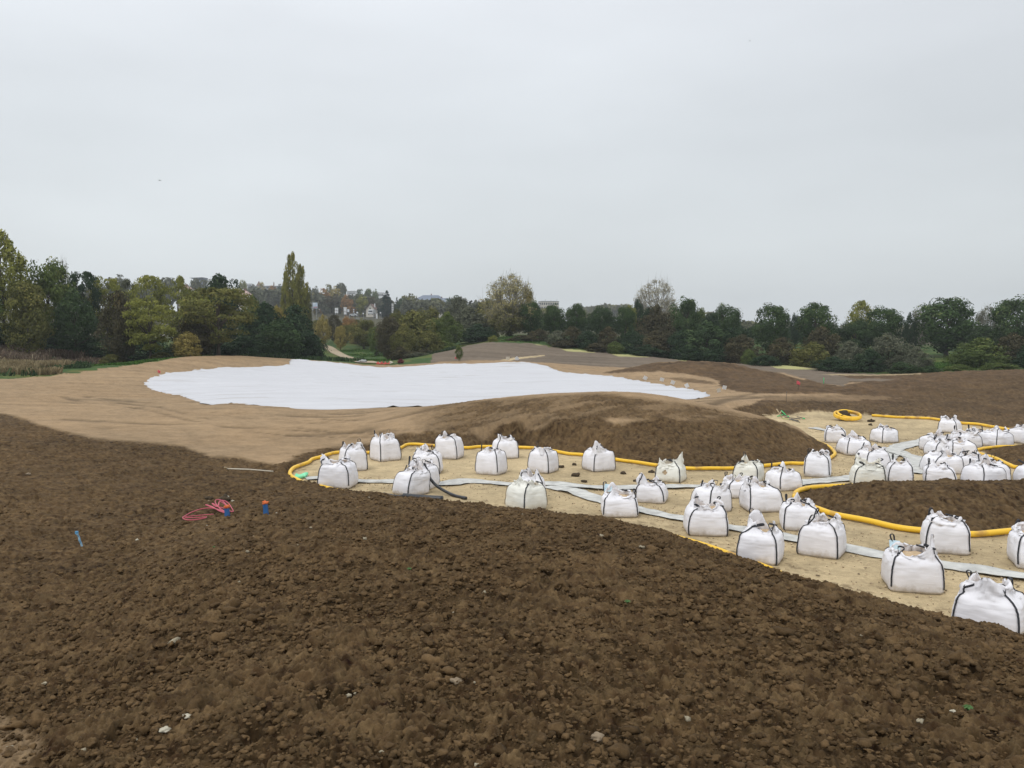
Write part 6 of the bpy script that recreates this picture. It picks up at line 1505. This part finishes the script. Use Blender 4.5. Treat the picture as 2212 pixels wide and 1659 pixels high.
for i, (u, v, lb) in enumerate([(1393.8, 821.5, 'first white tag from the left along the right tip of the sheet'), (1429.8, 825, 'second white tag from the left along the right tip of the sheet'), (1453.2, 831.5, 'third white tag from the left along the right tip of the sheet'), (1483.5, 839, 'fourth white tag, leaning narrow beside the sheet edge'),
        (1552.5, 849.5, 'lower of two white tags beyond the tip of the sheet'), (1564.8, 843, 'upper of two white tags beyond the tip of the sheet'), (1096.8, 777.5, 'pale tag left of a white one on the sand strip behind the sheet'), (1116.6, 778, 'white diamond tag on the sand strip behind the sheet')]):
    x, y, z = ground_at(u, v, 45); r = empty('marker_tag', (x, y, z), lb, 'tag', 'white marker tags round the right end of the sheet')
    V, F = tube([(0, 0, -.05), (0, 0, .16)], .008, 5); mesh_obj('stem', V, F, M_steel, r)
    s_ = .12*y/60+.03; q = MB().box(-s_, s_, -.006, .006, -s_*.9, s_*.9).build('panel', M_white if i not in (4, 6) else M_cream2, r); q.location = (0, -.02, .2); q.rotation_euler = (R(12), R([30, 15, 20, 62, -15, 10, 0, 45][i]), R(8))
ZB = lambda zx, zy: (1618.2+zx/8.065, 850.2+zy/8.065)
ST = [((228,383),(412,386),M_wood,None,'pale stick lying left of the green tipped stake pile'),((562,305),(515,378),M_wood,None,'short pale stick standing up in the stake pile'),((478,268),(575,415),M_wood,None,'long pale stick crossing the stake pile'),
      ((492,396),(592,366),M_green,M_green,'bright green stake lying across the pile'),((575,436),(705,441),plain('limewood', (.35, .42, .14)),None,'yellow green stick below the stake pile'),((835,402),(968,433),M_blk,M_green,'dark stake with a green tip pointing right'),
      ((590,372),(690,395),M_blk,M_green,'dark stake with green end behind the crossing sticks'),((560,345),(640,372),M_green,None,'thin green stake at the top of the pile'),((620,410),(890,440),M_blk,None,'long dark rod on the sand right of the pile'),((700,446),(885,495),M_blk,None,'dark rod at the lower right of the stake pile'),((730,440),(860,470),M_blk,None,'dark rod between the two lower rods')]
for i, (p, q, m_, tp, lb) in enumerate(ST):
    (u0, v0), (u1, v1) = ZB(*p), ZB(*q); vb = max(v0, v1)
    x0, y0 = on_plane(u0, v0, .06); x1, y1 = on_plane(u1, v1, .06)
    if i in (1, 2): # raised at one end
        x0, y0_, z0_ = unproj(u0, v0, on_plane(u1, v1, .05)[1]+.1); y0 = y0_
    else: z0_ = max(.06, tz(x0, y0)+.05)
    r = empty('survey_stake', (x1, y1, tz(x1, y1)), lb, 'stake', 'pile of stakes at the head of the pit')
    a = Vector((x0-x1, y0-y1, z0_-tz(x1, y1))); b = Vector((0, 0, .05)); V, F = tube([tuple(b), tuple((a+b)/2), tuple(a)], .026 if m_ is not M_blk else .022, 6); mesh_obj('stake_shaft', V, F, m_, r)
    if tp: V, F = tube([tuple(b-(a-b)*.01), tuple(b+(a-b)*.25)], .031, 6); mesh_obj('painted_tip', V, F, tp, r)
# things behind the far edge of the sheet
tree('tall', 2, 'mid', 991, 748, 18, 104, 'little sapling standing alone behind the far edge of the sheet', 'tree', 'sapling')
tree('bush', 1, 'red', 865, 780, 15, 103, 'small dark red shrub behind the far edge of the sheet', 'bush', 'shrub')
x, y, z = unproj(827, 789.5, 102); zg = tz(x, y); z0b = max(zg, z-.2)
V = []; n_ = 24
for j in range(4):
    for i in range(n_): V.append((-.8+1.6*i/(n_-1), .25*math.sin(i*.7)+.1*j, (.0 if j == 0 else .07*j)*(1+.25*math.sin(i*1.9+j))+(.12 if j == 3 else 0)*math.sin(i*.9)))
o = mesh_obj('barrier_net', V, [(j*n_+i, j*n_+i+1, (j+1)*n_+i+1, (j+1)*n_+i) for j in range(3) for i in range(n_-1)], M_red); o.location = (x, y, z0b+.02); md = o.modifiers.new('t', 'SOLIDIFY'); md.thickness = .03
tag(o, 'crumpled red plastic netting behind the far edge of the sheet', 'netting')
x, y, z = unproj(782, 790, 104); lump('rock', x, y, max(tz(x, y), z-.25), .55, noisy('grey_rock', (.24, .25, .24), (.36, .37, .36), 4, .9, .4, 10), 91, 'low grey rock between the path and the far edge of the sheet', 'rock', flat=.45)
x, y, z = unproj(845, 788, 103); lump('rock', x, y, max(tz(x, y), z-.2), .22, M_stone, 92, 'small pale rock beside the red netting behind the sheet', 'rock', flat=1.0)
# birds
def bird(u, v, d, span, label, seed):
    x, y, z = unproj(u, v, d); r = empty('bird', (x, y, z), label, 'bird', 'birds in the sky', rz=seed)
    V, F = tube([(0, -span*.28, 0), (0, -span*.2, .02*span), (0, 0, .03*span), (0, span*.18, .01), (0, span*.34, 0)], [span*.02, span*.05, span*.075, span*.04, span*.015], 8); 
    mesh_obj('bird_body', V, F, plain('bird_dark', (.05, .05, .05)), r)
    for s in (-1, 1):
        P1 = [(s*span*.04, -span*.06, .03*span), (s*span*.27, -span*.12, .12*span), (s*span*.5, .02*span, .05*span), (s*span*.3, span*.05, .11*span), (s*span*.05, span*.10, .03*span)]
        o = mesh_obj('wing', P1, [(0, 1, 3, 4), (1, 2, 3)], plain('bird_wing', (.09, .09, .09)), r, False); md = o.modifiers.new('t', 'SOLIDIFY'); md.thickness = span*.015
bird(345, 390, 120, .62, 'dark bird flying in the left part of the sky', 1.2); bird(1620, 88.5, 150, .45, 'tiny bird high in the right part of the sky', .6)
bird(794, 580.6, 260, .6, 'speck of a bird right of the poplar tops', 2.2); bird(1230, 617.5, 260, .7, 'speck of a bird right of the big half bare tree', .3)

# ------------------------------------------------------------ the air
hm = bpy.data.materials.new('air'); hm.use_nodes = True; hn, hl = hm.node_tree.nodes, hm.node_tree.links; hn.clear()
ho = hn.new('ShaderNodeOutputMaterial'); hv_ = hn.new('ShaderNodeVolumePrincipled'); hv_.inputs['Color'].default_value = (.82, .86, .90, 1); hv_.inputs['Density'].default_value = HAZE_DENSITY; hv_.inputs['Anisotropy'].default_value = 0
hl.new(hv_.outputs[0], ho.inputs['Volume'])
hb = MB().box(-1600, 1600, -1600, 1600, -6, 75).build('haze', hm); tag(hb, 'thin pale haze over the whole valley', None, None, 'stuff')
